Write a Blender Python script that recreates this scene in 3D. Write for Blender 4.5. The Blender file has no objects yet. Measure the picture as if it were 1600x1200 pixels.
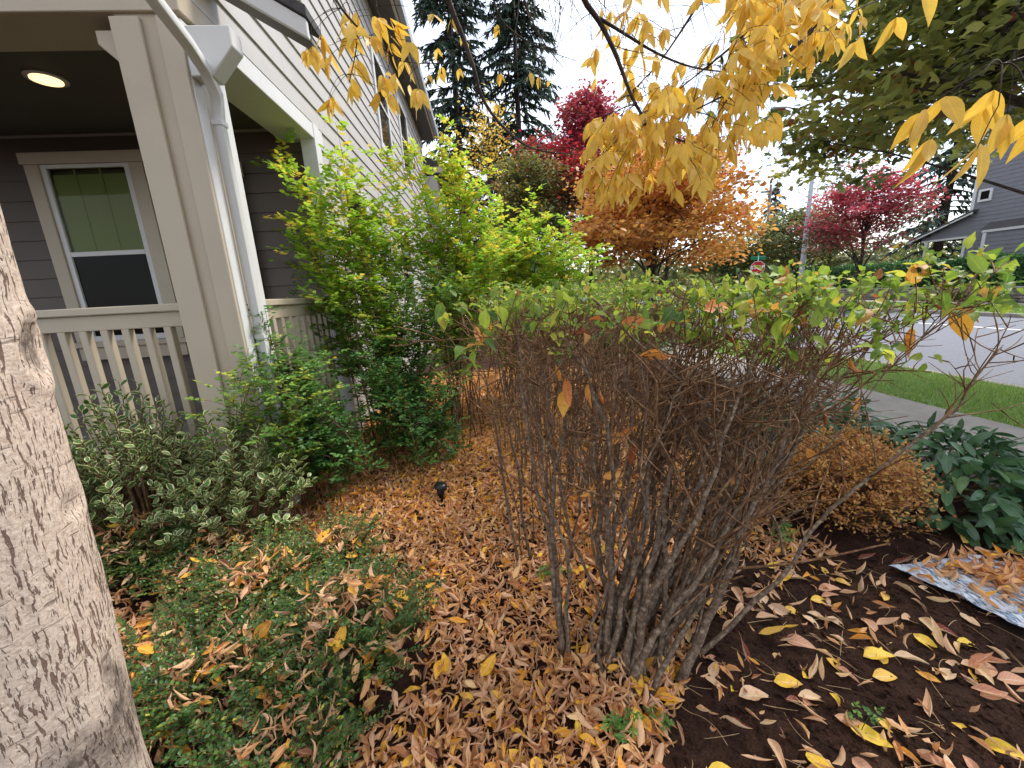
import bpy, bmesh, math
import numpy as np
from mathutils import Vector, Matrix

SC = bpy.context.scene
COL = SC.collection
rng = np.random.default_rng(11)
R_ = math.radians

# ------------------------------------------------------------------ camera
FPX, YAW, PITCH, ROLL, CAMH = 615.0, R_(3.6), R_(13.2), R_(3.03), 1.4
cy, sy, cp, sp = math.cos(YAW), math.sin(YAW), math.cos(PITCH), math.sin(PITCH)
_f = np.array([sy*cp, cy*cp, -sp]); _r = np.array([cy, -sy, 0.0]); _d = np.cross(_f, _r)
_r2 = math.cos(ROLL)*_r + math.sin(ROLL)*_d
_d2 = -math.sin(ROLL)*_r + math.cos(ROLL)*_d
CAMM = np.array([_r2, _d2, _f])
cam_d = bpy.data.cameras.new('camera')
cam = bpy.data.objects.new('camera', cam_d); COL.objects.link(cam)
cam_d.sensor_width = 36.0; cam_d.lens = 36.0*FPX/1600.0
cam_d.clip_start = 0.02; cam_d.clip_end = 2000.0
m = Matrix.Identity(4)
for i in range(3):
    m[i][0] = _r2[i]; m[i][1] = -_d2[i]; m[i][2] = -_f[i]
m[2][3] = CAMH
cam.matrix_world = m
SC.camera = cam

# ------------------------------------------------------------------ world: bright, thinly clouded sky
SUN_EL, SUN_AZ = R_(52), R_(62)          # azimuth from +Y towards +X
W = bpy.data.worlds.new('World'); SC.world = W; W.use_nodes = True
nt = W.node_tree; nt.nodes.clear()
out = nt.nodes.new('ShaderNodeOutputWorld'); bg = nt.nodes.new('ShaderNodeBackground')
sky = nt.nodes.new('ShaderNodeTexSky'); sky.sky_type = 'NISHITA'; sky.sun_disc = False
sky.sun_elevation = SUN_EL; sky.sun_rotation = SUN_AZ; sky.air_density = 1.0; sky.dust_density = 1.5
tc = nt.nodes.new('ShaderNodeTexCoord'); mp = nt.nodes.new('ShaderNodeMapping'); mp.inputs['Scale'].default_value = (1, 1, 2.2)
nz = nt.nodes.new('ShaderNodeTexNoise'); nz.inputs['Scale'].default_value = 2.3; nz.inputs['Detail'].default_value = 7; nz.inputs['Roughness'].default_value = .55
rp = nt.nodes.new('ShaderNodeValToRGB'); rp.color_ramp.elements[0].position = .40; rp.color_ramp.elements[0].color = (.12, .12, .12, 1); rp.color_ramp.elements[1].position = .66
mx = nt.nodes.new('ShaderNodeMix'); mx.data_type = 'RGBA'; mx.inputs['B'].default_value = (7.2, 7.4, 7.9, 1)
nt.links.new(tc.outputs['Generated'], mp.inputs['Vector']); nt.links.new(mp.outputs['Vector'], nz.inputs['Vector'])
nt.links.new(nz.outputs['Fac'], rp.inputs['Fac']); nt.links.new(rp.outputs['Color'], mx.inputs['Factor'])
nt.links.new(sky.outputs['Color'], mx.inputs['A']); nt.links.new(mx.outputs['Result'], bg.inputs['Color'])
bg.inputs['Strength'].default_value = 0.1
nt.links.new(bg.outputs['Background'], out.inputs['Surface'])

sun_d = bpy.data.lights.new('sun', 'SUN'); sun_d.energy = 1.5; sun_d.angle = R_(12); sun_d.color = (1, .96, .9)
sun = bpy.data.objects.new('sun', sun_d); COL.objects.link(sun)
sv = Vector((math.sin(SUN_AZ)*math.cos(SUN_EL), math.cos(SUN_AZ)*math.cos(SUN_EL), math.sin(SUN_EL)))
sun.rotation_euler = sv.to_track_quat('Z', 'Y').to_euler()

SC.view_settings.view_transform = 'Standard'; SC.view_settings.look = 'None'
SC.view_settings.gamma = 1.0; SC.view_settings.use_curve_mapping = False
SC.view_settings.exposure = 1.5
SC.render.engine = 'CYCLES'
SC.cycles.use_denoising = True
SC.cycles.max_bounces = 8; SC.cycles.diffuse_bounces = 4; SC.cycles.transmission_bounces = 4; SC.cycles.glossy_bounces = 3
SC.cycles.sample_clamp_indirect = 6.0

# ------------------------------------------------------------------ helpers
def ray(x, y): return CAMM.T @ np.array([(x-800)/FPX, (y-600)/FPX, 1.0])
CAMP = np.array([0, 0, CAMH])
def atY(x, y, Y): d = ray(x, y); return d*(Y/d[1]) + CAMP
def atX(x, y, X): d = ray(x, y); return d*(X/d[0]) + CAMP
def proj(P):
    c = (np.asarray(P)-CAMP) @ CAMM.T
    return 800+FPX*c[:, 0]/c[:, 2], 600+FPX*c[:, 1]/c[:, 2], c[:, 2]

def lin(r, g=None, b=None):
    if g is None: r, g, b = r
    return tuple(((c/255.0+.055)/1.055)**2.4 if c > 10 else c/255.0/12.92 for c in (r, g, b)) + (1.0,)

def unit(v): v = np.asarray(v, float); return v/(np.linalg.norm(v, axis=-1, keepdims=True)+1e-9)

def tag(o, label=None, cat=None, group=None, kind=None):
    if label: o['label'] = label
    if cat: o['category'] = cat
    if group: o['group'] = group
    if kind: o['kind'] = kind
    return o
def empty(name, loc=(0, 0, 0)):
    o = bpy.data.objects.new(name, None); COL.objects.link(o); o.location = loc; o.empty_display_size = .1
    return o
def link(name, me, mat=None, parent=None):
    o = bpy.data.objects.new(name, me); COL.objects.link(o)
    if mat and not me.materials: me.materials.append(mat)
    if parent is not None:
        o.parent = parent
        bpy.context.view_layer  # parents sit unrotated; keep world placement
        o.location = (-_wloc(parent)[0], -_wloc(parent)[1], -_wloc(parent)[2])
    return o
def _wloc(o):
    p = np.array(o.location, float)
    while o.parent is not None:
        o = o.parent; p += np.array(o.location)
    return p
def child_at(name, me, parent, M4):
    """object with a full matrix given in world space, under an unrotated parent"""
    o = bpy.data.objects.new(name, me); COL.objects.link(o)
    if parent is not None:
        o.parent = parent; M4 = Matrix.Translation(Vector(-_wloc(parent))) @ M4
    o.matrix_basis = M4
    return o

def mesh_np(name, V, T, attr=None, smooth=True, mat=None):
    V = np.ascontiguousarray(V, dtype=np.float32); T = np.ascontiguousarray(T, dtype=np.int32)
    me = bpy.data.meshes.new(name); k = T.shape[1]
    me.vertices.add(len(V)); me.vertices.foreach_set('co', V.ravel())
    me.loops.add(T.size); me.loops.foreach_set('vertex_index', T.ravel())
    me.polygons.add(len(T)); me.polygons.foreach_set('loop_start', np.arange(0, T.size, k, dtype=np.int32))
    if smooth: me.polygons.foreach_set('use_smooth', np.ones(len(T), dtype=bool))
    if attr is not None:
        a = me.attributes.new('luv', 'FLOAT_VECTOR', 'POINT'); a.data.foreach_set('vector', np.ascontiguousarray(attr, dtype=np.float32).ravel())
    me.update(calc_edges=True)
    if mat: me.materials.append(mat)
    return me

class Buf:
    def __init__(s): s.V = []; s.T = []; s.A = []; s.n = 0
    def add(s, V, T, A=None):
        s.V.append(V); s.T.append(T+s.n); s.n += len(V)
        s.A.append(np.zeros((len(V), 3)) if A is None else A)
    def mesh(s, name, mat=None, smooth=True):
        return mesh_np(name, np.concatenate(s.V), np.concatenate(s.T), np.concatenate(s.A), smooth, mat)

def tube(pts, rad, sides=6, cap=True):
    pts = np.asarray(pts, float); n = len(pts); rad = np.broadcast_to(np.asarray(rad, float), (n,))
    t = np.gradient(pts, axis=0); t = unit(t)
    ref = np.array([0, 0, 1.0]) if abs(t[:, 2]).mean() < .8 else np.array([1.0, .2, 0])
    a = unit(np.cross(t, ref)); b = np.cross(t, a)
    th = np.arange(sides)*2*math.pi/sides
    ring = a[:, None, :]*np.cos(th)[None, :, None]+b[:, None, :]*np.sin(th)[None, :, None]
    V = (pts[:, None, :]+ring*rad[:, None, None]).reshape(-1, 3)
    i = np.arange(n-1)[:, None]*sides; j = np.arange(sides)[None, :]; j2 = (j+1) % sides
    A0 = i+j; B0 = i+j2; C0 = i+sides+j2; D0 = i+sides+j
    T = np.stack([np.stack([A0, B0, C0], -1), np.stack([A0, C0, D0], -1)], 2).reshape(-1, 3)
    if cap:
        V = np.vstack([V, pts[0], pts[-1]]); k = n*sides
        jj = np.arange(sides); T = np.vstack([T, np.stack([np.full(sides, k), (jj+1) % sides, jj], -1),
            np.stack([np.full(sides, k+1), (n-1)*sides+jj, (n-1)*sides+(jj+1) % sides], -1)])
    return V, T

# leaf templates: along +Y, face +Z; luv = (across -1..1, along 0..1, random)
def leaf(L=1., Wd=.4, rows=5, cols=3, fold=.12, bend=.3, roll=0., twist=0., tip=1.6, base=.8, wave=0., lobes=0):
    us = np.linspace(-1, 1, cols); V = []; A = []
    y = 0.; z = 0.; ds = L/rows; ang = -bend*.3
    for i in range(rows+1):
        t = i/rows
        w = (max(t, 1e-4)**base)*(max(1-t, 0)**(1/tip)); w /= (base/(base+1/tip))**base*((1/tip)/(base+1/tip))**(1/tip)
        w = max(w, .03)*Wd/2
        for u in us:
            if roll > 0.05:
                a = u*roll; xx = w*math.sin(a)/roll; zz = w*(1-math.cos(a))/roll
            else: xx = w*u; zz = 0
            zz += fold*abs(u)*w*2+wave*math.sin(t*11+u*2)*w*abs(u)
            tw = twist*(t-.5); c, s_ = math.cos(tw), math.sin(tw)
            xx, zz = xx*c-zz*s_, xx*s_+zz*c
            V.append((xx, y-math.sin(ang)*zz, z+math.cos(ang)*zz)); A.append((u, t, 0))
        y += math.cos(ang)*ds; z += math.sin(ang)*ds; ang -= bend/rows*1.3
    V = np.array(V); A = np.array(A); T = []
    for i in range(rows):
        for j in range(cols-1):
            a = i*cols+j; b = a+1; c = b+cols; d = a+cols
            if i == 0: T += [(a+(j == 0)*0, c, d)] if j < cols//2 else [(a, c, d)]
            elif i == rows-1: T += [(a, b, c)]
            else: T += [(a, b, c), (a, c, d)]
    return V, np.array(T), A
def maple_leaf():
    ang = np.radians([270, 300, 350, 15, 40, 62, 90, 118, 140, 165, 190, 240]); rad = np.array([.28, .38, .55, .33, .66, .36, .8, .36, .66, .33, .55, .38])
    V = [(0, .3, .0)]; A = [(0, .4, 0)]
    for a, r in zip(ang, rad):
        V.append((r*math.cos(a), .3+r*math.sin(a), -.12*r*r)); A.append((math.cos(a)*.8, .5+.5*math.sin(a), 0))
    n = len(ang); T = [(0, 1+i, 1+(i+1) % n) for i in range(n)]
    return np.array(V), np.array(T), np.array(A)

def frames(d, nrm):
    d = unit(d); s = unit(np.cross(d, nrm)); n = np.cross(s, d)
    return np.stack([s, d, n], -1)       # columns: side, dir, normal
def mass(buf, tmpl, pos, R, sc, rnd):
    """instances of leaf templates baked into one mesh buffer"""
    N = len(pos); pick = rng.integers(0, len(tmpl), N); sc = np.broadcast_to(sc, (N,))
    for k, (V, T, A) in enumerate(tmpl):
        ix = np.where(pick == k)[0]
        if not len(ix): continue
        P = np.einsum('nij,vj->nvi', R[ix], V)*sc[ix][:, None, None]+pos[ix][:, None, :]
        nv = len(V); TT = (T[None]+(np.arange(len(ix))*nv)[:, None, None]).reshape(-1, 3)
        AA = np.repeat(A[None], len(ix), 0).copy(); AA[:, :, 2] = rnd[ix][:, None]
        buf.add(P.reshape(-1, 3), TT, AA.reshape(-1, 3))
def leaf_meshes(name, tmpl, mat, rnds):
    out = []
    for i, (V, T, A) in enumerate(tmpl):
        for r in rnds:
            A2 = A.copy(); A2[:, 2] = r
            out.append(mesh_np(name, V, T, A2, True, mat))
    return out
def m4(R, p, s):
    M = Matrix.Identity(4)
    for i in range(3):
        for j in range(3): M[i][j] = float(R[i, j]*s)
        M[i][3] = float(p[i])
    return M
def rdir(n): return unit(rng.normal(size=(n, 3)))

# ------------------------------------------------------------------ materials
def newmat(name):
    mt = bpy.data.materials.new(name); mt.use_nodes = True; n = mt.node_tree
    b = n.nodes['Principled BSDF']; return mt, n, b
def N(nt, typ, **kw):
    nd = nt.nodes.new('ShaderNode'+typ)
    for k, v in kw.items():
        if k.startswith('_'): setattr(nd, k[1:], v)
        else: nd.inputs[k].default_value = v
    return nd
def ramp(nt, stops, interp='LINEAR'):
    r = nt.nodes.new('ShaderNodeValToRGB'); e = r.color_ramp.elements; r.color_ramp.interpolation = interp
    while len(e) < len(stops): e.new(.5)
    for i, (p, c) in enumerate(stops): e[i].position = p; e[i].color = c
    return r
def mixc(nt, fac, a, b, mode='MIX'):
    x = nt.nodes.new('ShaderNodeMix'); x.data_type = 'RGBA'; x.blend_type = mode
    for s, v in (('Factor', fac), ('A', a), ('B', b)):
        if hasattr(v, 'links'): nt.links.new(v, x.inputs[s])
        else: x.inputs[s].default_value = v
    return x.outputs['Result']
def math_(nt, op, a, b=0.0):
    x = nt.nodes.new('ShaderNodeMath'); x.operation = op
    for i, v in enumerate((a, b)):
        if hasattr(v, 'links'): nt.links.new(v, x.inputs[i])
        else: x.inputs[i].default_value = v
    return x.outputs[0]
def bump(nt, b, h, strength=.3, dist=.01):
    bp = N(nt, 'Bump', Strength=strength, Distance=dist); nt.links.new(h, bp.inputs['Height']); nt.links.new(bp.outputs['Normal'], b.inputs['Normal'])
def objco(nt): return nt.nodes.new('ShaderNodeTexCoord').outputs['Object']
def geopos(nt): return nt.nodes.new('ShaderNodeNewGeometry').outputs['Position']

def plain(name, col, rough=.6, var=.12, scale=8., bmp=.15, metal=0., dirt=None, spec=.4):
    mt, n, b = newmat(name); co = geopos(n)
    z1 = N(n, 'TexNoise', Scale=scale, Detail=6); n.links.new(co, z1.inputs['Vector'])
    c = np.array(col[:3]); r = ramp(n, [(.3, tuple(c*(1-var))+(1,)), (.7, tuple(np.minimum(c*(1+var), 1))+(1,))]); n.links.new(z1.outputs['Fac'], r.inputs['Fac'])
    colr = r.outputs['Color']
    if dirt:
        z2 = N(n, 'TexNoise', Scale=2.2, Detail=8, Roughness=.7); n.links.new(co, z2.inputs['Vector'])
        f = ramp(n, [(.52, (0, 0, 0, 1)), (.75, (.55, .55, .55, 1))]); n.links.new(z2.outputs['Fac'], f.inputs['Fac'])
        colr = mixc(n, f.outputs['Color'], colr, dirt)
    n.links.new(colr, b.inputs['Base Color']); b.inputs['Roughness'].default_value = rough; b.inputs['Metallic'].default_value = metal
    b.inputs['Specular IOR Level'].default_value = spec
    if bmp:
        z3 = N(n, 'TexNoise', Scale=scale*12, Detail=5); n.links.new(co, z3.inputs['Vector']); bump(n, b, z3.outputs['Fac'], bmp, .004)
    return mt

def leafmat(name, stops, rough=.5, trans=.35, vein=.25, spot=None, margin=None, interp='LINEAR', spec=.4, objrand=False, back=None, tint=1.25):
    """stops: colour by the leaf's own random number"""
    mt, n, b = newmat(name)
    at = N(n, 'Attribute', _attribute_name='luv'); sx = n.nodes.new('ShaderNodeSeparateXYZ'); n.links.new(at.outputs['Vector'], sx.inputs[0])
    u, v, r = sx.outputs
    if objrand:
        oi = n.nodes.new('ShaderNodeObjectInfo'); r = math_(n, 'ADD', r, math_(n, 'MULTIPLY', oi.outputs['Random'], objrand))
    rp = ramp(n, stops, interp); n.links.new(r, rp.inputs['Fac']); c = rp.outputs['Color']
    co = geopos(n); z = N(n, 'TexNoise', Scale=45, Detail=4); n.links.new(co, z.inputs['Vector'])
    au = math_(n, 'ABSOLUTE', u)
    if spot:
        f = ramp(n, [(.56, (0, 0, 0, 1)), (.72, (.8, .8, .8, 1))]); n.links.new(z.outputs['Fac'], f.inputs['Fac']); c = mixc(n, f.outputs['Color'], c, spot)
    if margin:
        e = ramp(n, [(.62, (0, 0, 0, 1)), (.74, (1, 1, 1, 1))]); zz = math_(n, 'ADD', au, math_(n, 'MULTIPLY', math_(n, 'SUBTRACT', z.outputs['Fac'], .5), .6)); n.links.new(zz, e.inputs['Fac'])
        c = mixc(n, e.outputs['Color'], c, margin)
    if vein:
        s1 = math_(n, 'FRACT', math_(n, 'MULTIPLY', math_(n, 'SUBTRACT', v, math_(n, 'MULTIPLY', au, .22)), 8.))
        g = math_(n, 'LESS_THAN', s1, .13); g2 = math_(n, 'LESS_THAN', au, .07); g = math_(n, 'MAXIMUM', math_(n, 'MULTIPLY', g, .5), g2)
        c = mixc(n, math_(n, 'MULTIPLY', g, vein), c, tuple(min(1, x*1.5+.08) for x in stops[len(stops)//2][1][:3])+(1,))
    val = N(n, 'HueSaturation'); n.links.new(c, val.inputs['Color']); n.links.new(math_(n, 'ADD', math_(n, 'MULTIPLY', z.outputs['Fac'], .5), .75), val.inputs['Value']); c = val.outputs['Color']
    if back:
        gm = n.nodes.new('ShaderNodeNewGeometry'); c = mixc(n, math_(n, 'MULTIPLY', gm.outputs['Backfacing'], .7), c, back)
    n.links.new(c, b.inputs['Base Color']); b.inputs['Roughness'].default_value = rough; b.inputs['Specular IOR Level'].default_value = spec
    tr = n.nodes.new('ShaderNodeBsdfTranslucent'); n.links.new(mixc(n, 1.0, c, (tint, tint, tint*.85, 1), 'MULTIPLY'), tr.inputs['Color'])
    mxs = N(n, 'MixShader', Fac=trans); n.links.new(b.outputs[0], mxs.inputs[1]); n.links.new(tr.outputs[0], mxs.inputs[2])
    n.links.new(mxs.outputs[0], n.nodes['Material Output'].inputs['Surface'])
    return mt

TRIM = plain('trim_paint_shaded', lin(180, 167, 146), .45, .03, 5, .12, dirt=lin(164, 151, 130))  # beige trim tone; shade on the front faces is put into this colour
WHITE = plain('white_paint_and_lit_trim', lin(206, 205, 202), .4, .03, 5, .08, dirt=lin(190, 187, 180))  # white parts, and trim on the sunny street side painted lighter
SIDING = plain('siding_light', lin(176, 172, 166), .5, .03, 3, .15, dirt=lin(158, 154, 148))
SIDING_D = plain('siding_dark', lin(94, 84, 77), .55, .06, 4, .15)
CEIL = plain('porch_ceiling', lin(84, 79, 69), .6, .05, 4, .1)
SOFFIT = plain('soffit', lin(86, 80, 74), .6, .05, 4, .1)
SHINGLE = plain('shingle', lin(70, 68, 68), .85, .25, 20, .6)
CONCRETE = plain('concrete', lin(150, 143, 133), .8, .12, 6, .5, dirt=lin(120, 112, 100))
ASPHALT = plain('asphalt', lin(113, 116, 124), .85, .12, 30, .7)
ROADWHITE = plain('road_paint', lin(225, 225, 222), .7, .08, 20, .2)
STONE = plain('wall_stone', lin(150, 142, 132), .85, .35, 3, .6)
GREYSIDE = plain('grey_siding', lin(118, 117, 122), .6, .06, 3, .1)
GALV = plain('galvanised', lin(178, 182, 188), .45, .06, 5, .05, metal=.3)
WOODPOLE = plain('pole_wood', lin(122, 102, 88), .8, .2, 4, .4)
BLACKP = plain('black_plastic', (.012, .012, .013, 1), .35, .1, 5, .05)
DECK = plain('deck', lin(140, 132, 122), .7, .1, 4, .2)
SIGNRED = plain('sign_red', lin(190, 22, 42), .4, .04, 3, 0)
SIGNGREEN = plain('sign_green', lin(20, 130, 92), .4, .04, 3, 0)
SIGNWHITE = plain('sign_white', lin(240, 240, 240), .4, .02, 3, 0)
DOORP = plain('door_paint', lin(60, 52, 50), .4, .05, 3, .05)
def glassmat(name, col, rough=.06):
    mt, n, b = newmat(name); b.inputs['Base Color'].default_value = col; b.inputs['Roughness'].default_value = rough; b.inputs['Specular IOR Level'].default_value = .06
    z = N(n, 'TexNoise', Scale=1.3, Detail=2); n.links.new(geopos(n), z.inputs['Vector']); bump(n, b, z.outputs['Fac'], .05, .02)
    return mt
GLASS = glassmat('window_glass', (.012, .012, .010, 1))
BLIND = plain('blind', lin(150, 148, 108), .6, .04, 6, .05)
def clearglass():
    mt, n, b = newmat('pane_clear'); g = N(n, 'BsdfGlossy', Roughness=.04); t = n.nodes.new('ShaderNodeBsdfTransparent'); t.inputs['Color'].default_value = (.8, .85, .74, 1)
    fr = N(n, 'Fresnel', IOR=1.16); mxs = n.nodes.new('ShaderNodeMixShader'); n.links.new(fr.outputs[0], mxs.inputs[0]); n.links.new(t.outputs[0], mxs.inputs[1]); n.links.new(g.outputs[0], mxs.inputs[2])
    n.links.new(mxs.outputs[0], n.nodes['Material Output'].inputs['Surface']); return mt
PANE = clearglass()
def emit(name, col, s):
    mt, n, b = newmat(name); b.inputs['Emission Color'].default_value = col; b.inputs['Emission Strength'].default_value = s; return mt
LAMP = emit('lamp_glow', (1, .62, .28, 1), .85)

def soilmat():
    mt, n, b = newmat('soil'); co = geopos(n)
    z1 = N(n, 'TexNoise', Scale=9, Detail=9, Roughness=.7); z2 = N(n, 'TexNoise', Scale=160, Detail=6, Roughness=.7); v = N(n, 'TexVoronoi', Scale=70)
    for q in (z1, z2, v): n.links.new(co, q.inputs['Vector'])
    r = ramp(n, [(.3, lin(42, 29, 23)), (.55, lin(68, 47, 37)), (.75, lin(94, 68, 54))]); n.links.new(z1.outputs['Fac'], r.inputs['Fac'])
    r2 = ramp(n, [(.35, (.45, .45, .45, 1)), (.7, (1.5, 1.45, 1.4, 1))]); n.links.new(z2.outputs['Fac'], r2.inputs['Fac'])
    n.links.new(mixc(n, 1.0, r.outputs['Color'], r2.outputs['Color'], 'MULTIPLY'), b.inputs['Base Color']); b.inputs['Roughness'].default_value = .95; b.inputs['Specular IOR Level'].default_value = .15
    h = math_(n, 'ADD', z2.outputs['Fac'], math_(n, 'MULTIPLY', v.outputs['Distance'], .8)); bump(n, b, h, .9, .012)
    return mt
SOIL = soilmat()
def barkmat():
    mt, n, b = newmat('ash_bark'); co = objco(n)
    wz = N(n, 'TexNoise', Scale=9, Detail=5); n.links.new(co, wz.inputs['Vector'])
    wv = n.nodes.new('ShaderNodeVectorMath'); wv.operation = 'SCALE'; wv.inputs['Scale'].default_value = .035; n.links.new(wz.outputs['Color'], wv.inputs[0])
    av = n.nodes.new('ShaderNodeVectorMath'); n.links.new(co, av.inputs[0]); n.links.new(wv.outputs[0], av.inputs[1])
    m1 = N(n, 'Mapping', Scale=(170, 170, 15)); n.links.new(av.outputs[0], m1.inputs['Vector'])
    v1 = N(n, 'TexNoise', Scale=1.0, Detail=3, Roughness=.6); n.links.new(m1.outputs[0], v1.inputs['Vector'])
    m2 = N(n, 'Mapping', Scale=(9, 9, 60)); n.links.new(av.outputs[0], m2.inputs['Vector'])
    z2 = N(n, 'TexNoise', Scale=1, Detail=6); n.links.new(m2.outputs[0], z2.inputs['Vector'])
    z3 = N(n, 'TexNoise', Scale=120, Detail=6, Roughness=.7); n.links.new(co, z3.inputs['Vector'])
    z4 = N(n, 'TexNoise', Scale=3.2, Detail=5); n.links.new(co, z4.inputs['Vector'])
    base = ramp(n, [(.3, lin(162, 142, 126)), (.5, lin(202, 182, 164)), (.7, lin(224, 208, 192))]); n.links.new(z3.outputs['Fac'], base.inputs['Fac'])
    c = base.outputs['Color']
    # cracks open only in places
    thr = math_(n, 'ADD', math_(n, 'MULTIPLY', z4.outputs['Fac'], .30), .268)
    crack = ramp(n, [(.44, (0, 0, 0, 1)), (.56, (1, 1, 1, 1))]); n.links.new(math_(n, 'ADD', math_(n, 'MULTIPLY', math_(n, 'SUBTRACT', thr, v1.outputs['Fac']), 3.2), .5), crack.inputs['Fac'])
    c = mixc(n, crack.outputs['Color'], c, lin(124, 100, 88))
    hl = ramp(n, [(.62, (0, 0, 0, 1)), (.7, (.55, .55, .55, 1))]); n.links.new(z2.outputs['Fac'], hl.inputs['Fac']); c = mixc(n, hl.outputs['Color'], c, lin(96, 78, 70))
    at = N(n, 'Attribute', _attribute_name='luv'); sx = n.nodes.new('ShaderNodeSeparateXYZ'); n.links.new(at.outputs['Vector'], sx.inputs[0])
    z5 = N(n, 'TexNoise', Scale=14, Detail=8, Roughness=.75); n.links.new(co, z5.inputs['Vector'])
    st = math_(n, 'MULTIPLY', sx.outputs[0], math_(n, 'MULTIPLY', z5.outputs['Fac'], 1.9)); sr = ramp(n, [(.55, (0, 0, 0, 1)), (1.0, (.8, .8, .8, 1))]); n.links.new(st, sr.inputs['Fac'])
    c = mixc(n, sr.outputs['Color'], c, lin(62, 52, 48))       # sooty lichen stain
    n.links.new(c, b.inputs['Base Color']); b.inputs['Roughness'].default_value = .9; b.inputs['Specular IOR Level'].default_value = .2
    h = math_(n, 'SUBTRACT', math_(n, 'MULTIPLY', z3.outputs['Fac'], .5), math_(n, 'ADD', crack.outputs['Color'], math_(n, 'MULTIPLY', hl.outputs['Color'], .6)))
    bump(n, b, h, .9, .006)
    return mt
ASHBARK = barkmat()
def stemmat(name, c1, c2, c3, scale=60):
    mt, n, b = newmat(name); co = geopos(n)
    z = N(n, 'TexNoise', Scale=scale, Detail=6, Roughness=.7); z2 = N(n, 'TexNoise', Scale=scale*4, Detail=3)
    for q in (z, z2): n.links.new(co, q.inputs['Vector'])
    r = ramp(n, [(.32, c1), (.5, c2), (.68, c3)]); n.links.new(z.outputs['Fac'], r.inputs['Fac']); n.links.new(r.outputs['Color'], b.inputs['Base Color'])
    b.inputs['Roughness'].default_value = .8; b.inputs['Specular IOR Level'].default_value = .2; bump(n, b, z2.outputs['Fac'], .5, .003); return mt
STEM = stemmat('stem_bark', lin(64, 50, 40), lin(104, 86, 70), lin(158, 140, 118))
TWIG = stemmat('twig_bark', lin(74, 50, 34), lin(116, 84, 58), lin(166, 134, 100), 30)
DARKWOOD = stemmat('dark_wood', lin(40, 32, 28), lin(62, 52, 46), lin(92, 80, 70), 12)

YEL = leafmat('ash_leaf', [(0, lin(204, 156, 58)), (.3, lin(220, 178, 70)), (.7, lin(230, 192, 84)), (1, lin(236, 204, 112))], .45, .42, .22, spot=None, tint=1.2)
LITTER = leafmat('fallen_leaf', [(0, lin(92, 50, 38)), (.14, lin(158, 92, 54)), (.36, lin(212, 146, 92)), (.56, lin(230, 178, 120)), (.70, lin(238, 200, 140)), (.76, lin(222, 146, 54)), (.88, lin(236, 174, 46)), (1, lin(242, 198, 62))], .55, .2, .3, spot=lin(128, 78, 50), back=lin(226, 184, 146))
SOILLEAF = leafmat('fallen_leaf_soil', [(0, lin(132, 60, 52)), (.16, lin(186, 112, 82)), (.3, lin(214, 158, 124)), (.5, lin(228, 190, 150)), (.62, lin(236, 208, 164)), (.72, lin(240, 190, 84)), (.9, lin(242, 192, 52)), (1, lin(248, 210, 66))], .5, .2, .35, spot=lin(190, 130, 90), back=lin(232, 204, 164))
DEADLEAF = leafmat('caught_leaf', [(0, lin(150, 72, 44)), (.4, lin(206, 120, 62)), (.7, lin(226, 156, 84)), (1, lin(240, 180, 70))], .5, .25, .3, spot=lin(140, 80, 50))
HEDGE = leafmat('hedge_leaf', [(0, lin(62, 98, 44)), (.35, lin(110, 140, 54)), (.7, lin(150, 170, 68)), (.86, lin(186, 184, 76)), (.95, lin(206, 160, 68)), (1, lin(160, 98, 62))], .5, .5, .2)
GREEN = leafmat('shrub_leaf', [(0, lin(64, 104, 40)), (.3, lin(110, 152, 50)), (.7, lin(152, 190, 62)), (.97, lin(186, 206, 78)), (1, lin(212, 190, 74))], .5, .5, 0)
DKGREEN = leafmat('low_shrub_leaf', [(0, lin(50, 88, 46)), (.5, lin(88, 130, 60)), (.85, lin(124, 160, 66)), (1, lin(190, 190, 76))], .45, .35, 0)
VARIEG = leafmat('variegated_leaf', [(0, lin(60, 94, 48)), (1, lin(108, 138, 74))], .35, .25, 0, margin=lin(214, 208, 152))
BOX = leafmat('box_leaf', [(0, lin(42, 72, 34)), (.6, lin(74, 108, 48)), (.93, lin(110, 142, 60)), (1, lin(190, 186, 76))], .35, .25, 0)
LAUREL = leafmat('laurel_leaf', [(0, lin(46, 74, 48)), (.5, lin(66, 100, 62)), (.9, lin(92, 124, 78)), (1, lin(126, 146, 82))], .32, .2, .2, spec=.5)
SPIREA = leafmat('spirea_leaf', [(0, lin(128, 82, 56)), (.3, lin(176, 120, 74)), (.6, lin(208, 154, 92)), (.85, lin(220, 180, 98)), (1, lin(176, 168, 78))], .5, .35, 0)
ORANGE = leafmat('orange_maple_leaf', [(0, lin(136, 96, 52)), (.35, lin(190, 126, 62)), (.65, lin(206, 152, 78)), (.92, lin(212, 170, 88)), (1, lin(196, 100, 72))], .5, .4, 0)
REDM = leafmat('red_maple_leaf', [(0, lin(96, 44, 54)), (.35, lin(142, 54, 70)), (.8, lin(178, 72, 92)), (1, lin(184, 96, 88))], .5, .4, 0)
MIXM2 = leafmat('pink_maple_leaf', [(0, lin(84, 92, 60)), (.25, lin(116, 92, 66)), (.42, lin(150, 62, 74)), (.8, lin(184, 72, 92)), (1, lin(196, 96, 100))], .5, .4, 0)
MIXM = leafmat('olive_maple_leaf', [(0, lin(72, 74, 44)), (.4, lin(112, 92, 54)), (.7, lin(142, 78, 56)), (1, lin(182, 50, 62))], .5, .35, 0)
DKMAPLE = leafmat('green_maple_leaf', [(0, lin(78, 88, 50)), (.5, lin(118, 124, 66)), (.86, lin(160, 154, 78)), (.96, lin(152, 112, 66)), (1, lin(158, 74, 64))], .5, .55, 0)
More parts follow.
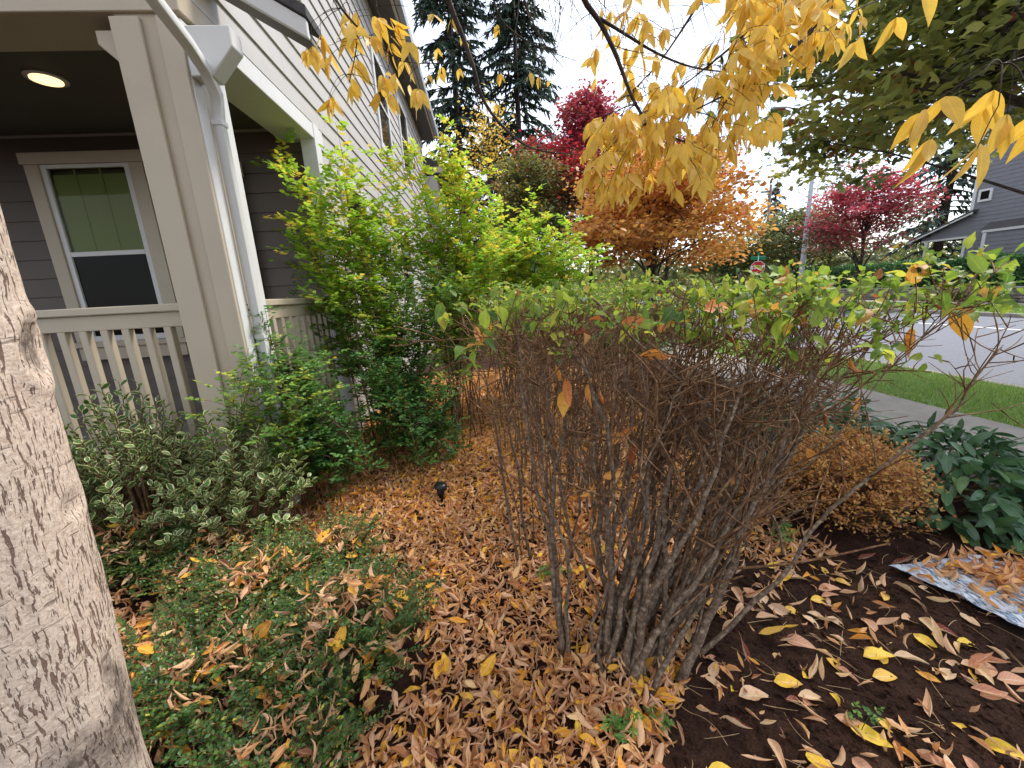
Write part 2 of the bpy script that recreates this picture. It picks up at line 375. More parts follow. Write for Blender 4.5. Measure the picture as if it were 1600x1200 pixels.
OLIVE = leafmat('far_leaf', [(0, lin(66, 76, 50)), (.5, lin(112, 118, 66)), (.8, lin(150, 144, 76)), (1, lin(196, 150, 72))], .6, .35, 0)
BIRCHL = leafmat('birch_leaf', [(0, lin(150, 150, 66)), (.5, lin(214, 180, 76)), (1, lin(236, 190, 90))], .5, .4, 0)
FIRN = leafmat('fir_needles', [(0, lin(50, 66, 58)), (.6, lin(78, 98, 84)), (1, lin(106, 124, 100))], .6, .15, 0)
HEDGED = leafmat('clipped_hedge_leaf', [(0, lin(40, 72, 46)), (.6, lin(72, 116, 66)), (1, lin(120, 160, 96))], .5, .25, 0)
GRASS = leafmat('grass_blade', [(0, lin(92, 122, 56)), (.5, lin(134, 162, 82)), (1, lin(184, 196, 120))], .5, .35, 0)
LAWN = plain('lawn_soil', lin(112, 138, 74), .9, .2, 12, .6)

# ------------------------------------------------------------------ terrain
_ph = rng.uniform(0, 6.28, 24); _kx = rng.normal(0, 5, 24); _ky = rng.normal(0, 5, 24)
def gz(x, y):
    x = np.asarray(x, float); y = np.asarray(y, float); z = np.zeros(np.broadcast(x, y).shape)
    for i in range(24): z = z + .0045*np.sin(_kx[i]*x+_ky[i]*y+_ph[i])
    mound = .05*np.exp(-((x-1.4)**2+(y-.9)**2)/.5)+.06*np.exp(-((x+.7)**2+(y-1.4)**2)/.5)
    near = np.clip((3.2-x)/.5, 0, 1)
    z = (z+mound)*near-.22*np.clip((x-3.2)/.5, 0, 1)-.35*np.clip((x-5.6)/.6, 0, 1)
    return z
def build_ground():
    xs = np.unique(np.concatenate([[-400, -150, -60, -25, -12, -8, -6, -5, -4.4], np.arange(-4, 4.2, .045), np.arange(4.3, 8, .3), [10, 14, 20, 30, 60, 150, 400]]))
    ys = np.unique(np.concatenate([[-300, -100, -30, -10, -4, -2, -1, -.5], np.arange(0, 5, .045), np.arange(5.1, 9, .2), [10, 12, 15, 20, 30, 60, 150, 400, 800]]))
    X, Y = np.meshgrid(xs, ys); Z = gz(X, Y)
    fine = (X > -3) & (X < 3.5) & (Y < 5); Z = Z+fine*rng.normal(0, .004, Z.shape)
    V = np.stack([X, Y, Z], -1).reshape(-1, 3); nx = len(xs); i = np.arange(len(ys)-1)[:, None]*nx+np.arange(nx-1)[None]
    T = np.stack([i, i+1, i+1+nx, i+nx], -1).reshape(-1, 4)
    tag(link('ground', mesh_np('ground', V, T, None, True, SOIL)), kind='structure', label='dark soil bed and ground of the front yard')
build_ground()

def boxmesh(name, x0, x1, y0, y1, z0, z1, mat, bev=.004):
    bm = bmesh.new(); bmesh.ops.create_cube(bm, size=1)
    for v in bm.verts: v.co = Vector(((x0+x1)/2+v.co.x*(x1-x0), (y0+y1)/2+v.co.y*(y1-y0), (z0+z1)/2+v.co.z*(z1-z0)))
    if bev: bmesh.ops.bevel(bm, geom=bm.edges[:], offset=bev, segments=1, affect='EDGES')
    me = bpy.data.meshes.new(name); bm.to_mesh(me); bm.free(); me.materials.append(mat); return me
def box(name, x0, x1, y0, y1, z0, z1, mat, parent=None, bev=.004):
    return link(name, boxmesh(name, x0, x1, y0, y1, z0, z1, mat, bev), None, parent)
def prism(name, poly, axis, a0, a1, mat, parent=None, bev=.004):
    """poly in the two other axes (order xyz minus axis), extruded along axis"""
    bm = bmesh.new(); vs = []
    for a in (a0, a1):
        ring = []
        for p in poly:
            c = list(p); c.insert('xyz'.index(axis), a); ring.append(bm.verts.new(c))
        vs.append(ring)
    n = len(poly)
    bm.faces.new(vs[0]); bm.faces.new(vs[1][::-1])
    for i in range(n): bm.faces.new((vs[0][i], vs[1][i], vs[1][(i+1) % n], vs[0][(i+1) % n]))
    bmesh.ops.recalc_face_normals(bm, faces=bm.faces[:])
    if bev: bmesh.ops.bevel(bm, geom=bm.edges[:], offset=bev, segments=1, affect='EDGES')
    me = bpy.data.meshes.new(name); bm.to_mesh(me); bm.free(); me.materials.append(mat)
    return link(name, me, None, parent)
def cyl(name, p0, p1, r0, r1, mat, parent=None, sides=16):
    V, T = tube(np.array([p0, p1], float), [r0, r1], sides); b = Buf(); b.add(V, T); return link(name, b.mesh(name, mat), None, parent)

# ------------------------------------------------------------------ street
def street():
    rd = box('road', 6.34, 15.7, -30, 260, -.3, -.12, ASPHALT, bev=0); tag(rd, 'grey asphalt road past the front yard', kind='structure')
    for x in (12.7,):
        tag(box('lane_marking', x, x+.12, -30, 260, -.119, -.116, ROADWHITE, rd, bev=0), kind='structure')
    for nm, x0, x1, lab in (('kerb', 6.2, 6.34, 'near concrete kerb'), ('kerb', 15.7, 15.85, 'far concrete kerb')):
        k = empty(nm, (x0, 0, 0)); tag(k, lab, kind='structure')
        for i in range(-4, 30):
            box('kerb_stone', x0, x1, i*1.8, i*1.8+1.79, -.3, .0, CONCRETE, k, .012)
    s = empty('sidewalk', (4, 0, 0)); tag(s, 'pale concrete sidewalk beside the planting bed', kind='structure')
    for i in range(-3, 26):
        box('paving_slab', 3.45, 4.66, i*1.5+.3, i*1.5+1.785+.0, -.16, .0+rng.normal(0, .002), CONCRETE, s, .01)
    s = empty('sidewalk', (19, 0, 0)); tag(s, 'far sidewalk below the stone wall', kind='structure')
    for i in range(2, 30):
        box('paving_slab', 18.7, 20.2, i*1.5, i*1.5+1.485, -.2, .0, CONCRETE, s, .01)
    for nm, x0, x1, y0, y1, lab in (('lawn', 4.68, 6.19, -6, 40, 'strip of green lawn between sidewalk and kerb'), ('lawn', 15.86, 18.68, -2, 60, 'green verge across the road')):
        xs = np.linspace(x0, x1, 14); ys = np.linspace(y0, y1, 90); X, Y = np.meshgrid(xs, ys)
        Z = -.015+.03*np.sin((X-x0)/(x1-x0)*math.pi)+rng.normal(0, .004, X.shape)
        V = np.stack([X, Y, Z], -1).reshape(-1, 3); i = np.arange(89)[:, None]*14+np.arange(13)[None]
        lw = tag(link(nm, mesh_np(nm, V, np.stack([i, i+1, i+15, i+14], -1).reshape(-1, 4), None, True, LAWN)), lab, kind='structure')
        b = Buf()
        n = 42000 if x0 < 10 else 26000
        yy = y0+8+(rng.random(n)**1.3)*(10 if x0 < 10 else 26); 
        if x0 < 10: yy = 2.2+(rng.random(n)**1.5)*9
        xx = rng.uniform(x0, x1, n)
        P = np.stack([xx, yy, -.012+.03*np.sin((xx-x0)/(x1-x0)*math.pi)], -1); h = rng.uniform(.03, .06, n)*(1 if x0 < 10 else 1.8); a = rng.uniform(0, 6.28, n); w = .0035*(1 if x0 < 10 else 4)
        dx = np.stack([np.cos(a), np.sin(a), 0*a], -1)*w; ln = np.stack([rng.normal(0, .015, n), rng.normal(0, .015, n), h], -1)
        V = np.stack([P-dx, P+dx, P+ln], 1).reshape(-1, 3); A = np.zeros((n*3, 3)); A[:, 2] = np.repeat(np.clip(rng.normal(.45, .2, n), 0, 1), 3)
        b.add(V, np.arange(n*3).reshape(-1, 3), A)
        tag(link('grass', b.mesh('grass', GRASS, False)), 'short mown grass on the '+('roadside strip' if x0 < 10 else 'far verge'), kind='stuff')
street()

# ------------------------------------------------------------------ house
XW = -1.4       # side wall plane (faces the street)
YB = 4.0        # porch back wall
def house():
    H = empty('house', (-3, 5, 0)); tag(H, 'light grey lap-sided house with covered front porch', 'house')
    ex = .165
    def lap_x(x, y0, y1, z, mat):        # boards on the side wall, facing +X
        return prism('siding_board', [(y0, z), (y1, z), (y1, z+ex+.012), (y0, z+ex+.012)], 'x', x, x+.001, mat, H, 0) if 0 else \
            _lap('siding_board', 'y', x, y0, y1, z, mat)
    def _lap(name, axis, off, a0, a1, z, mat):
        # wedge section: thick at the lower edge
        sec = [(0, z), (.022, z), (.022, z+.004), (.007, z+ex+.006), (0, z+ex+.006)]
        if axis == 'y': poly = [(off+p, q) for p, q in sec]                 # (x, z) extruded along y
        else: poly = [(off-p, q) for p, q in sec]                           # (y, z) extruded along x, facing -Y
        return prism(name, poly, axis, a0, a1, mat, H, 0)
    # core walls
    box('wall', -9, XW-.004, 4.079, 12.3, -.2, 5.72, SIDING, H, 0)
    box('wall', -9, XW-.004, 2.42, 4.078, 2.945, 5.72, SIDING, H, 0)
    z = 2.93
    while z < 5.7:
        cuts = [2.4]+sorted(rng.uniform(3.5, 11, 2).tolist())+[12.3]
        for a, b in zip(cuts[:-1], cuts[1:]): lap_x(XW, a+.0015, b-.0015, z, SIDING)
        z += ex
    z = .12
    while z < 2.9:
        c = rng.uniform(6, 10)
        for a, b in ((4.13, c), (c, 12.3)): lap_x(XW, a+.0015, b-.0015, z, SIDING)
        z += ex
    # porch back wall
    z = .25
    while z < 2.86:
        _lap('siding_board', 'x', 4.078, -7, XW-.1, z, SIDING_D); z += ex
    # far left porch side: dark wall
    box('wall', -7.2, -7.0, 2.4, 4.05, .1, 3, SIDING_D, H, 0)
    # corner board of the rear corner
    box('corner_board', XW-.10, XW+.028, 3.98, 4.11, -.1, 2.93, WHITE, H)
    # side header over the porch opening
    box('beam', XW-.28, XW+.022, 2.72, 4.2, 2.80, 2.925, WHITE, H)  # lighter than the front beam: side light put into the colour
    # front beam
    box('beam', -7.2, XW+.02, 2.40, 2.715, 2.82, 3.25, TRIM, H)
    # ceiling, deck
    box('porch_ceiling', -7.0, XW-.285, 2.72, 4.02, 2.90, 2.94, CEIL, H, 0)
    box('ceiling_trim', -7.0, XW-.285, 2.72, 2.745, 2.86, 2.90, TRIM, H)
    box('porch_deck', -7.2, XW, 2.42, 4.02, .1, .30, DECK, H, .01)
    # ceiling light
    L = cyl('ceiling_light', (-2.72, 3.15, 2.892), (-2.72, 3.15, 2.899), .105, .105, WHITE, H, 28)
    cyl('lamp_lens', (-2.72, 3.15, 2.884), (-2.72, 3.15, 2.8915), .078, .078, LAMP, L, 28)
    # post: core + boards
    P = box('post', -1.70, -1.415, 2.42, 2.70, -.1, 2.82, TRIM, H, 0)
    box('post_board', -1.715, -1.578, 2.398, 2.419, -.1, 2.80, TRIM, P, .003)
    box('post_board', -1.500, -1.40, 2.398, 2.419, -.1, 2.80, TRIM, P, .003)
    box('post_board', -1.414, -1.395, 2.4195, 2.50, -.1, 2.80, WHITE, P, .003)  # street-side boards lighter than the front ones, sunlight put into the colour
    box('post_board', -1.414, -1.395, 2.62, 2.715, -.1, 2.80, WHITE, P, .003)
    # bracket block on the post head (chamfered corbels on both sides)
    c = [(-1.83, 2.77), (-1.83, 2.71), (-1.70, 2.585), (-1.66, 2.585), (-1.66, 2.77)]
    prism('corbel', c, 'y', 2.45, 2.62, TRIM, P)
    c = [(-1.394, 2.765), (-1.394, 2.545), (-1.29, 2.545), (-1.165, 2.675), (-1.165, 2.765)]
    prism('corbel', c, 'y', 2.41, 2.51, WHITE, P)
    # downspout
    pts = np.array([[-1.30, 1.85, 2.80], [-1.28, 2.0, 2.69], [-1.29, 2.25, 2.61], [-1.315, 2.40, 2.57], [-1.335, 2.50, 2.50], [-1.366, 2.53, 2.40], [-1.366, 2.53, 1.0], [-1.366, 2.53, .12]])
    D = downspout(pts, H)
    for zz in (2.36, 1.2): box('strap', -1.392, -1.336, 2.501, 2.559, zz, zz+.025, WHITE, D, .002)
    # front railing
    Rl = box('railing', -7.0, -1.72, 2.485, 2.575, 1.39, 1.435, TRIM, H, .006)
    box('rail', -7.0, -1.72, 2.51, 2.55, 1.30, 1.389, TRIM, Rl, .004)
    box('rail', -7.0, -1.72, 2.51, 2.55, .38, .45, TRIM, Rl, .004)
    bal = boxmesh('baluster', -.021, .021, 2.508, 2.552, .45, 1.30, TRIM, .003)
    x = -1.765; k = 0
    while x > -4.2:
        o = link('baluster', bal, None, Rl); o.location = Vector((x, 0, 0))+o.location; x -= .119; k += 1
    # side railing
    Rs = box('railing', -1.53, -1.44, 2.71, 3.98, 1.39, 1.435, TRIM, H, .006)
    box('rail', -1.505, -1.465, 2.71, 3.98, 1.30, 1.389, TRIM, Rs, .004)
    bal2 = boxmesh('baluster', -1.506, -1.464, -.021, .021, .45, 1.30, TRIM, .003)
    for y in np.arange(2.80, 3.95, .119):
        o = link('baluster', bal2, None, Rs); o.location = Vector((0, y, 0))+o.location
    # porch window
    win = empty('window', (-3.3, 4, 1.2)); win.parent = H; win.location = Vector((-3.3, 4, 1.2))-Vector(_wloc(H))
    def wb(n, x0, x1, z0, z1, mat, y0=3.975, y1=4.03, bev=.003): return box(n, x0, x1, y0, y1, z0, z1, mat, win, bev)
    T2 = TRIM
    wb('trim', -3.83, -2.82, 2.66, 2.75, T2, 3.965); wb('trim', -3.81, -3.70, 1.14, 2.659, T2); wb('trim', -2.97, -2.85, 1.14, 2.659, T2)
    wb('sill', -3.85, -2.81, 1.09, 1.139, T2, 3.95); wb('trim', -3.81, -2.85, .97, 1.089, T2)
    fr = [(-3.699, -3.655, 1.14, 2.659), (-3.02, -2.971, 1.14, 2.659), (-3.654, -3.021, 2.63, 2.659), (-3.654, -3.021, 1.905, 1.945), (-3.654, -3.021, 1.14, 1.19)]
    for a in fr: wb('frame', *a, WHITE, 3.992, 4.03, .002)
    wb('pane', -3.654, -3.021, 1.945, 2.63, PANE, 4.008, 4.012, 0); wb('pane', -3.654, -3.021, 1.19, 1.905, GLASS, 4.008, 4.012, 0)
    wb('blind', -3.64, -3.03, 1.93, 2.585, BLIND, 4.020, 4.026, 0)
    for xx in (-3.45, -3.24): wb('muntin', xx-.008, xx+.008, 1.95, 2.63, BLIND, 4.0135, 4.0185, 0)
    # front door beside it, behind the post
    dr = empty('door', (-2.4, 4, .3)); dr.parent = H; dr.location = Vector((-2.4, 4, .3))-Vector(_wloc(H))
    box('panel', -2.72, -2.17, 3.99, 4.02, .31, 2.42, DOORP, dr); 
    for a in ((-2.82, -2.721, .31, 2.52), (-2.169, -2.07, .31, 2.52), (-2.84, -2.05, 2.521, 2.64)): box('trim', a[0], a[1], 3.97, 4.02, a[2], a[3], T2, dr)
    cyl('handle', (-2.66, 3.985, 1.3), (-2.66, 3.93, 1.3), .025, .03, GALV, dr)
    # side windows
    for y0, y1, z0, z1 in ((6.9, 7.6, 3.75, 4.95), (8.8, 9.6, 3.9, 5.1), (4.62, 5.4, 1.3, 2.6), (7.4, 8.4, 1.2, 2.5)):
        w = empty('window', (XW, y0, z0)); w.parent = H; w.location = Vector((XW, y0, z0))-Vector(_wloc(H))
        for a in ((y0-.1, y1+.1, z1, z1+.1), (y0-.1, y1+.1, z0-.1, z0), (y0-.1, y0, z0+.001, z1-.001), (y1, y1+.1, z0+.001, z1-.001), (y0+.001, y1-.001, (z0+z1)/2-.02, (z0+z1)/2+.02)):
            box('trim', XW+.0, XW+.04, a[0], a[1], a[2], a[3], WHITE, w, .003)
        box('pane', XW+.0, XW+.022, y0+.002, y1-.002, z0+.002, z1-.002, GLASS, w, 0)
    # main eave along the side wall
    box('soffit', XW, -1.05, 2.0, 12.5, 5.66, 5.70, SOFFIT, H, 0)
    box('fascia', -1.05, -1.02, 2.0, 12.5, 5.63, 5.82, TRIM, H)
    g = prism('gutter', [(-1.019, 5.80), (-1.019, 5.70), (-.99, 5.68), (-.92, 5.70), (-.90, 5.80)], 'y', 2.0, 12.5, GALV, H)
    prism('roof', [(-9, 5.71), (-1.0, 5.825), (-1.0, 5.86), (-5.2, 8.2), (-9.2, 6.0)], 'y', 2.0, 12.6, SHINGLE, H)
    # rear lower wing
    box('wall', -9, XW+.35, 12.32, 17, -.2, 4.7, SIDING, H, 0)
    box('fascia', -1.2, -.62, 12.305, 12.34, 4.78, 4.93, TRIM, H)
    prism('roof', [(-9, 4.72), (-.62, 4.75), (-.6, 4.94), (-5, 6.6)], 'y', 12.35, 17.2, SHINGLE, H)
    # porch roof: rake end overhanging above the post
    a = atY(424, 0, 2.62); b_ = atY(480, 33, 2.62)
    sl = (b_[2]-a[2])/(b_[0]-a[0]); x0 = XW-.6; x1 = b_[0]; zl = lambda x: b_[2]+sl*(x-b_[0])
    prism('rake_board', [(x0, zl(x0)), (x1, zl(x1)), (x1, zl(x1)-.09), (x0, zl(x0)-.09)], 'y', 2.60, 2.63, WHITE, H)
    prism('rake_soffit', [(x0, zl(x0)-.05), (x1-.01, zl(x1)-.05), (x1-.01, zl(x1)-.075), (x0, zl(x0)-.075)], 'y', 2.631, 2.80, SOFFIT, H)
    prism('porch_roof', [(x0, zl(x0)+.06), (x1+.01, zl(x1)+.06), (x1+.01, zl(x1)+.002), (x0, zl(x0)+.002)], 'y', 2.59, 2.80, SHINGLE, H)
def downspout(pts, H):
    # rectangular section swept along pts
    pts = np.asarray(pts, float); w, d = .025, .023; rows = []
    t = unit(np.gradient(pts, axis=0))
    for p, tt in zip(pts, t):
        s = unit(np.cross(tt, np.array([1.0, 0, 0]))); a = unit(np.cross(s, tt))
        c = .008
        rows.append([p+a*u*w+s*v*d for u, v in ((-1, -.88), (-.9, -1), (.9, -1), (1, -.88), (1, .88), (.9, 1), (-.9, 1), (-1, .88))])
    V = np.array(rows).reshape(-1, 3); n = 8; T = []
    for i in range(len(pts)-1):
        for j in range(n): T.append((i*n+j, i*n+(j+1) % n, i*n+n+(j+1) % n, i*n+n+j))
    return link('downspout', mesh_np('downspout', V, np.array(T), None, False, WHITE), None, H)
house()

# ------------------------------------------------------------------ leaf templates
LT_ASH = [leaf(1, .37, 7, 3, .10, b, 0, tw, .82, .72) for b, tw in ((.15, .1), (.3, -.2), (-.12, .2), (.45, .3))]
LT_DRY = [leaf(1, .42, 7, 5, .05, b, r, tw, .9, .7, w*.5) for b, r, tw, w in ((.5, 2.4, .5, .15), (-.6, 1.8, -.7, .2), (1.2, 2.9, .9, .15), (.2, 1.3, .3, .3), (-1.1, 2.3, -.4, .15), (.8, .8, -.9, .35))]
LT_LIT = [leaf(1, wd, 4, 4, .05, b, r, tw, .9, .7, w*.5) for wd, b, r, tw, w in ((.40, .6, 2.8, .6, .15), (.42, -.8, 2.2, -.9, .2), (.38, 1.5, 3.0, 1.0, .15), (.44, .4, 1.7, .5, .3), (.36, -1.4, 2.6, -.6, .15), (.44, 1.0, 1.2, -1.0, .35), (.36, .2, 3.2, 1.4, .15), (.42, -.4, .8, .6, .4))]
LT_LITF = [leaf(1, wd, 3, 3, .25, b, r, tw, .9, .7, .1) for wd, b, r, tw in ((.38, .6, 1.8, .6), (.4, -.8, 1.4, -.9), (.36, 1.4, 2.0, 1.0), (.42, .3, .9, .5))]
LT_FLAT = [leaf(1, .46, 7, 3, f, b, 0, tw, .95, .7, .08) for f, b, tw in ((.18, .3, .2), (.1, -.35, -.3), (.3, .2, .5))]
LT_OVAL = [leaf(1, .6, 3, 3, .12, .3, 0, .1, 1.2, .65), leaf(1, .58, 3, 3, .2, -.2, 0, -.2, 1.2, .65)]
LT_HEDGE = [leaf(1, .5, 5, 3, .15, b, 0, t, .85, .6, .3) for b, t in ((.5, .2), (.9, -.4), (.1, .4))]
LT_TINY = [(np.array([(0, 0, 0), (.3, .5, .1), (0, 1, 0), (-.3, .5, .1)], float), np.array([(0, 1, 2), (0, 2, 3)]), np.array([(0, 0, 0), (1, .5, 0), (0, 1, 0), (-1, .5, 0)], float))]
LT_LONG = [leaf(1, .30, 5, 3, .12, b, 0, t, 1.3, .8) for b, t in ((.35, .1), (.6, -.2), (.15, .15))]
LT_NEEDLE = [(np.array([(-.12, 0, 0), (.12, 0, 0), (.1, .6, -.06), (0, 1, -.16), (-.1, .6, -.06)], float), np.array([(0, 1, 2), (0, 2, 4), (4, 2, 3)]), np.zeros((5, 3)))]
LT_MAPLE = [maple_leaf()]
_a = np.radians([270, 340, 20, 55, 90, 125, 160, 200]); _q = np.array([.25, .5, .62, .34, .8, .34, .62, .5])
LT_STAR = [(np.vstack([[0, .3, 0], np.stack([_q*np.cos(_a), .3+_q*np.sin(_a), -.12*_q*_q], -1)]), np.array([(0, 1+i, 1+(i+1) % 8) for i in range(8)]), np.zeros((9, 3)))]
LT_HEX = [(np.array([(0, 0, 0), (.27, .28, z), (.25, .66, z), (0, 1, -.05), (-.25, .66, z2), (-.27, .28, z2)], float), np.array([(0, 1, 5), (1, 2, 4), (1, 4, 5), (2, 3, 4)]), np.zeros((6, 3))) for z, z2 in ((.05, .03), (-.04, .08), (.1, -.03))]

def bez(a, c, b, n, wob=.0):
    t = np.linspace(0, 1, n)[:, None]; p = (1-t)**2*a+2*t*(1-t)*c+t*t*b
    if wob:
        k = rng.normal(0, wob, (n, 3)); k[0] = 0; k = (k+np.roll(k, 1, 0)+np.roll(k, -1, 0))/3; k[0] = 0; p = p+k
    return p
def compound(buf, tmpl, pos, d, K, rl, ll, droop, rnd, keep=None, wide=.9, flat=.35):
    """pinnate leaves: K pairs of leaflets and one at the tip, vectorised over pos"""
    n = len(pos); d = unit(d); up = np.tile([0, 0, 1.0], (n, 1)); s = unit(np.cross(d, up)+1e-4); P = []; D = []; Q = []
    for k in range(K):
        f = (k+.8)/(K+.2)
        for sg in (-1, 1):
            P.append(pos+d*(rl*f)[:, None]); D.append(s*sg*wide+d*.55+np.array([0, 0, -droop])+rng.normal(0, .18, (n, 3))); Q.append(rnd)
    P.append(pos+d*rl[:, None]); D.append(d+np.array([0, 0, -droop])+rng.normal(0, .15, (n, 3))); Q.append(rnd)
    P = np.concatenate(P); D = unit(np.concatenate(D)); Q = np.clip(np.concatenate(Q)+rng.normal(0, .08, len(P)), 0, 1)
    nr = np.tile([0, 0, 1.0], (len(P), 1))+rng.normal(0, flat, (len(P), 3)); m = rng.random(len(P)) < (1 if keep is None else keep)
    sc = np.concatenate([ll]*(2*K+1))*rng.uniform(.75, 1.15, len(P))
    if buf is None: return P[m], D[m], nr[m], sc[m], Q[m]
    mass(buf, tmpl, P[m], frames(D[m], nr[m]), sc[m], Q[m])

# ------------------------------------------------------------------ bare multi-stem shrubs of the hedge
HLEAF_ME = None
def ztop(x, y): return 1.35+.03*np.sin(x*7+y*3)+.02*np.sin(x*17)
def bare_shrub(label, base, targets, r0, nb, leafp, group=None, front=False, spread=.12, upright=0.):
    base = np.array(base, float); S = empty('bare_shrub', base); tag(S, label, 'shrub', group)
    tw = Buf(); anch = []
    for ti, tg in enumerate(targets):
        nb_ = nb
        e = np.array(tg, float); b = base*(1-upright)+e*upright+np.array([rng.normal(0, spread), rng.normal(0, spread), 0]); b[2] = gz(b[0], b[1])-.02
        if front:
            sh = np.clip((e[0]-.5)/1.2, -.35, .8)*.2; b[0] += sh; b[1] -= .03*(sh > .05); nb_ = nb+int(6*np.clip(e[0]-.8, 0, 1))
        hx = min(np.linalg.norm((e-b)[:2]), 1.); c = b+(e-b)*np.array([.36+.16*hx, .36+.16*hx, .58-.04*hx])+rng.normal(0, .06, 3)
        L = np.linalg.norm(e-b); pts = bez(b, c, e, 16, .03 if front else .016); t = np.linspace(0, 1, 16); rr = r0*rng.uniform(.45, 1.4)*(1-.35*hx*rng.random()); rad = rr*(1-.72*t)*(1+.06*rng.normal(size=16)); rad[0] *= 1.25
        V, T = tube(pts, rad, 7); bb = Buf(); bb.add(V, T); link('stem', bb.mesh('stem', STEM), None, S)
        tan = unit(np.gradient(pts, axis=0))
        for q in np.sort(rng.beta(2.1, 1.0, nb_)*.8+.2):
            i = q*15; i0 = min(int(i), 14); p = pts[i0]*(1-(i-i0))+pts[i0+1]*(i-i0); r = rad[i0]
            d = tan[i0]*.5+rdir(1)[0]*.95+np.array([0, 0, .22])
            if p[2] < .8: d[2] = abs(d[2])+.25
            d = unit(d); ln = rng.uniform(.14, .55)*(1.15-.5*q)
            q1 = p+d*ln; zt = ztop(q1[0], q1[1])+rng.uniform(-.12, .06)
            if q1[2] > zt: f = max((zt-p[2])/max(q1[2]-p[2], 1e-3), .12); ln *= f; q1 = p+d*ln
            bp = bez(p, p+d*ln*.5+rng.normal(0, .02, 3), q1+np.array([0, 0, .02]), 6, .006); br = max(min(r*.6, .0055), .0024)
            V, T = tube(bp, np.linspace(br, br*.5, 6), 4, False); tw.add(V, T)
            if q1[2] > .95: anch.append((bp[-1], d))
            for k in range(rng.integers(2, 5) if p[2] > .75 else rng.integers(0, 3)):
                j = rng.integers(1, 6); d2 = unit(d*.7+rdir(1)[0]*.8+np.array([0, 0, .3])); l2 = rng.uniform(.05, .2); e2 = bp[j]+d2*l2
                if e2[2] > ztop(e2[0], e2[1])+.07: e2[2] = ztop(e2[0], e2[1])+.03
                V, T = tube(bez(bp[j], (bp[j]+e2)/2+rng.normal(0, .008, 3), e2, 4), np.array([.0025, .0022, .0018, .0012])*rng.uniform(.75, 1.3), 3, False); tw.add(V, T)
                if e2[2] > .85: anch.append((e2, d2))
    tag(link('twigs', tw.mesh('twigs', TWIG), None, S), kind='stuff')
    if anch:
        P = np.array([a for a, _ in anch]); D = np.array([d for _, d in anch])
        pr = leafp*np.clip((P[:, 2]-1.0)/.36, 0.015, 1)**2.8
        pr = pr*np.where(P[:, 0] < .8, .5, 1.4) if front else pr*1.2
        m = rng.random(len(P)) < pr; P = P[m]; D = D[m]
        n = 5 if front else 6; P3 = np.repeat(P, n, 0)+rng.normal(0, .024, (len(P)*n, 3)); D3 = unit(np.repeat(D, n, 0)*.5+rng.normal(0, .7, (len(P)*n, 3))+np.array([0, 0, -.25 if front else .1]))
        R = frames(D3, np.tile([0, 0, 1.0], (len(P3), 1))+rng.normal(0, .45, (len(P3), 3))); sc = np.clip(rng.gamma(5, .0088, len(P3)), .022, .09) if front else rng.uniform(.03, .055, len(P3)); rn = np.clip(rng.normal(.5, .25, len(P3)), 0, 1)
        k = 0
        if front:
            order = np.argsort(proj(P3)[2]/sc); k = min(200, len(order)); first = order[:k]
            mes = leaf_meshes('leaf', LT_HEDGE, HEDGE, (.08, .3, .5, .68, .85, .97))
            for i in first: child_at('leaf', mes[(int(rn[i]*5.99))+6*rng.integers(0, 3)], S, m4(R[i], P3[i], sc[i]))
            rest = order[k:]
        else: rest = np.arange(len(P3))
        if len(rest):
            b = Buf(); mass(b, LT_HEDGE, P3[rest], R[rest], sc[rest], rn[rest]); tag(link('leaves', b.mesh('leaves', HEDGE), None, S), kind='stuff')
    return S
def tgt(n, x0, x1, y0, y1, z0, z1): return np.stack([rng.uniform(x0, x1, n), rng.uniform(y0, y1, n), rng.uniform(z0, z1, n)], -1)
# the near one: upright stems to the near side, long stems leaning to the street
T1 = np.vstack([tgt(11, .08, .55, 1.25, 1.65, 1.08, 1.3), tgt(10, .5, 1.0, 1.2, 1.75, 1.05, 1.3), tgt(21, 1.0, 1.95, 1.3, 2.0, 1.02, 1.3), tgt(3, .8, 1.3, 1.2, 1.6, .6, .95)])
bare_shrub('nearest bare many-stemmed shrub, its grey stems fanning out to the street', (.37, 1.17, 0), T1, .0130, 13, .7, front=True, spread=.075)
LB = ['second shrub of the bare hedge, just behind the nearest one', 'bare shrub in the hedge row, third from the near end', 'bare shrub in the hedge row, fourth from the near end', 'bare shrub in the hedge row, fifth from the near end', 'sixth hedge shrub, green on top', 'far end shrub of the hedge row, leafy green on top']
for k, (bx_, by, w, lp) in enumerate(((.36, 1.95, .42, .35), (.38, 2.6, .42, .7), (.45, 3.3, .5, .9), (.6, 4.1, .65, 1.0), (.8, 5.0, .85, 1.0), (1.2, 6.2, 1.1, 1.0))):
    nst = (24, 30, 30, 26, 22, 20)[k]
    T2 = tgt(nst, bx_-w*.85, bx_+w*(1.5 if k else 1.9), by-.32, by+.42, 1.05+.02*k, 1.28+.03*k)
    bare_shrub(LB[k], (bx_, by, 0), T2, .0082, 6 if k < 4 else 8, lp, 'bare hedge shrubs in a row', spread=.06, upright=.62)

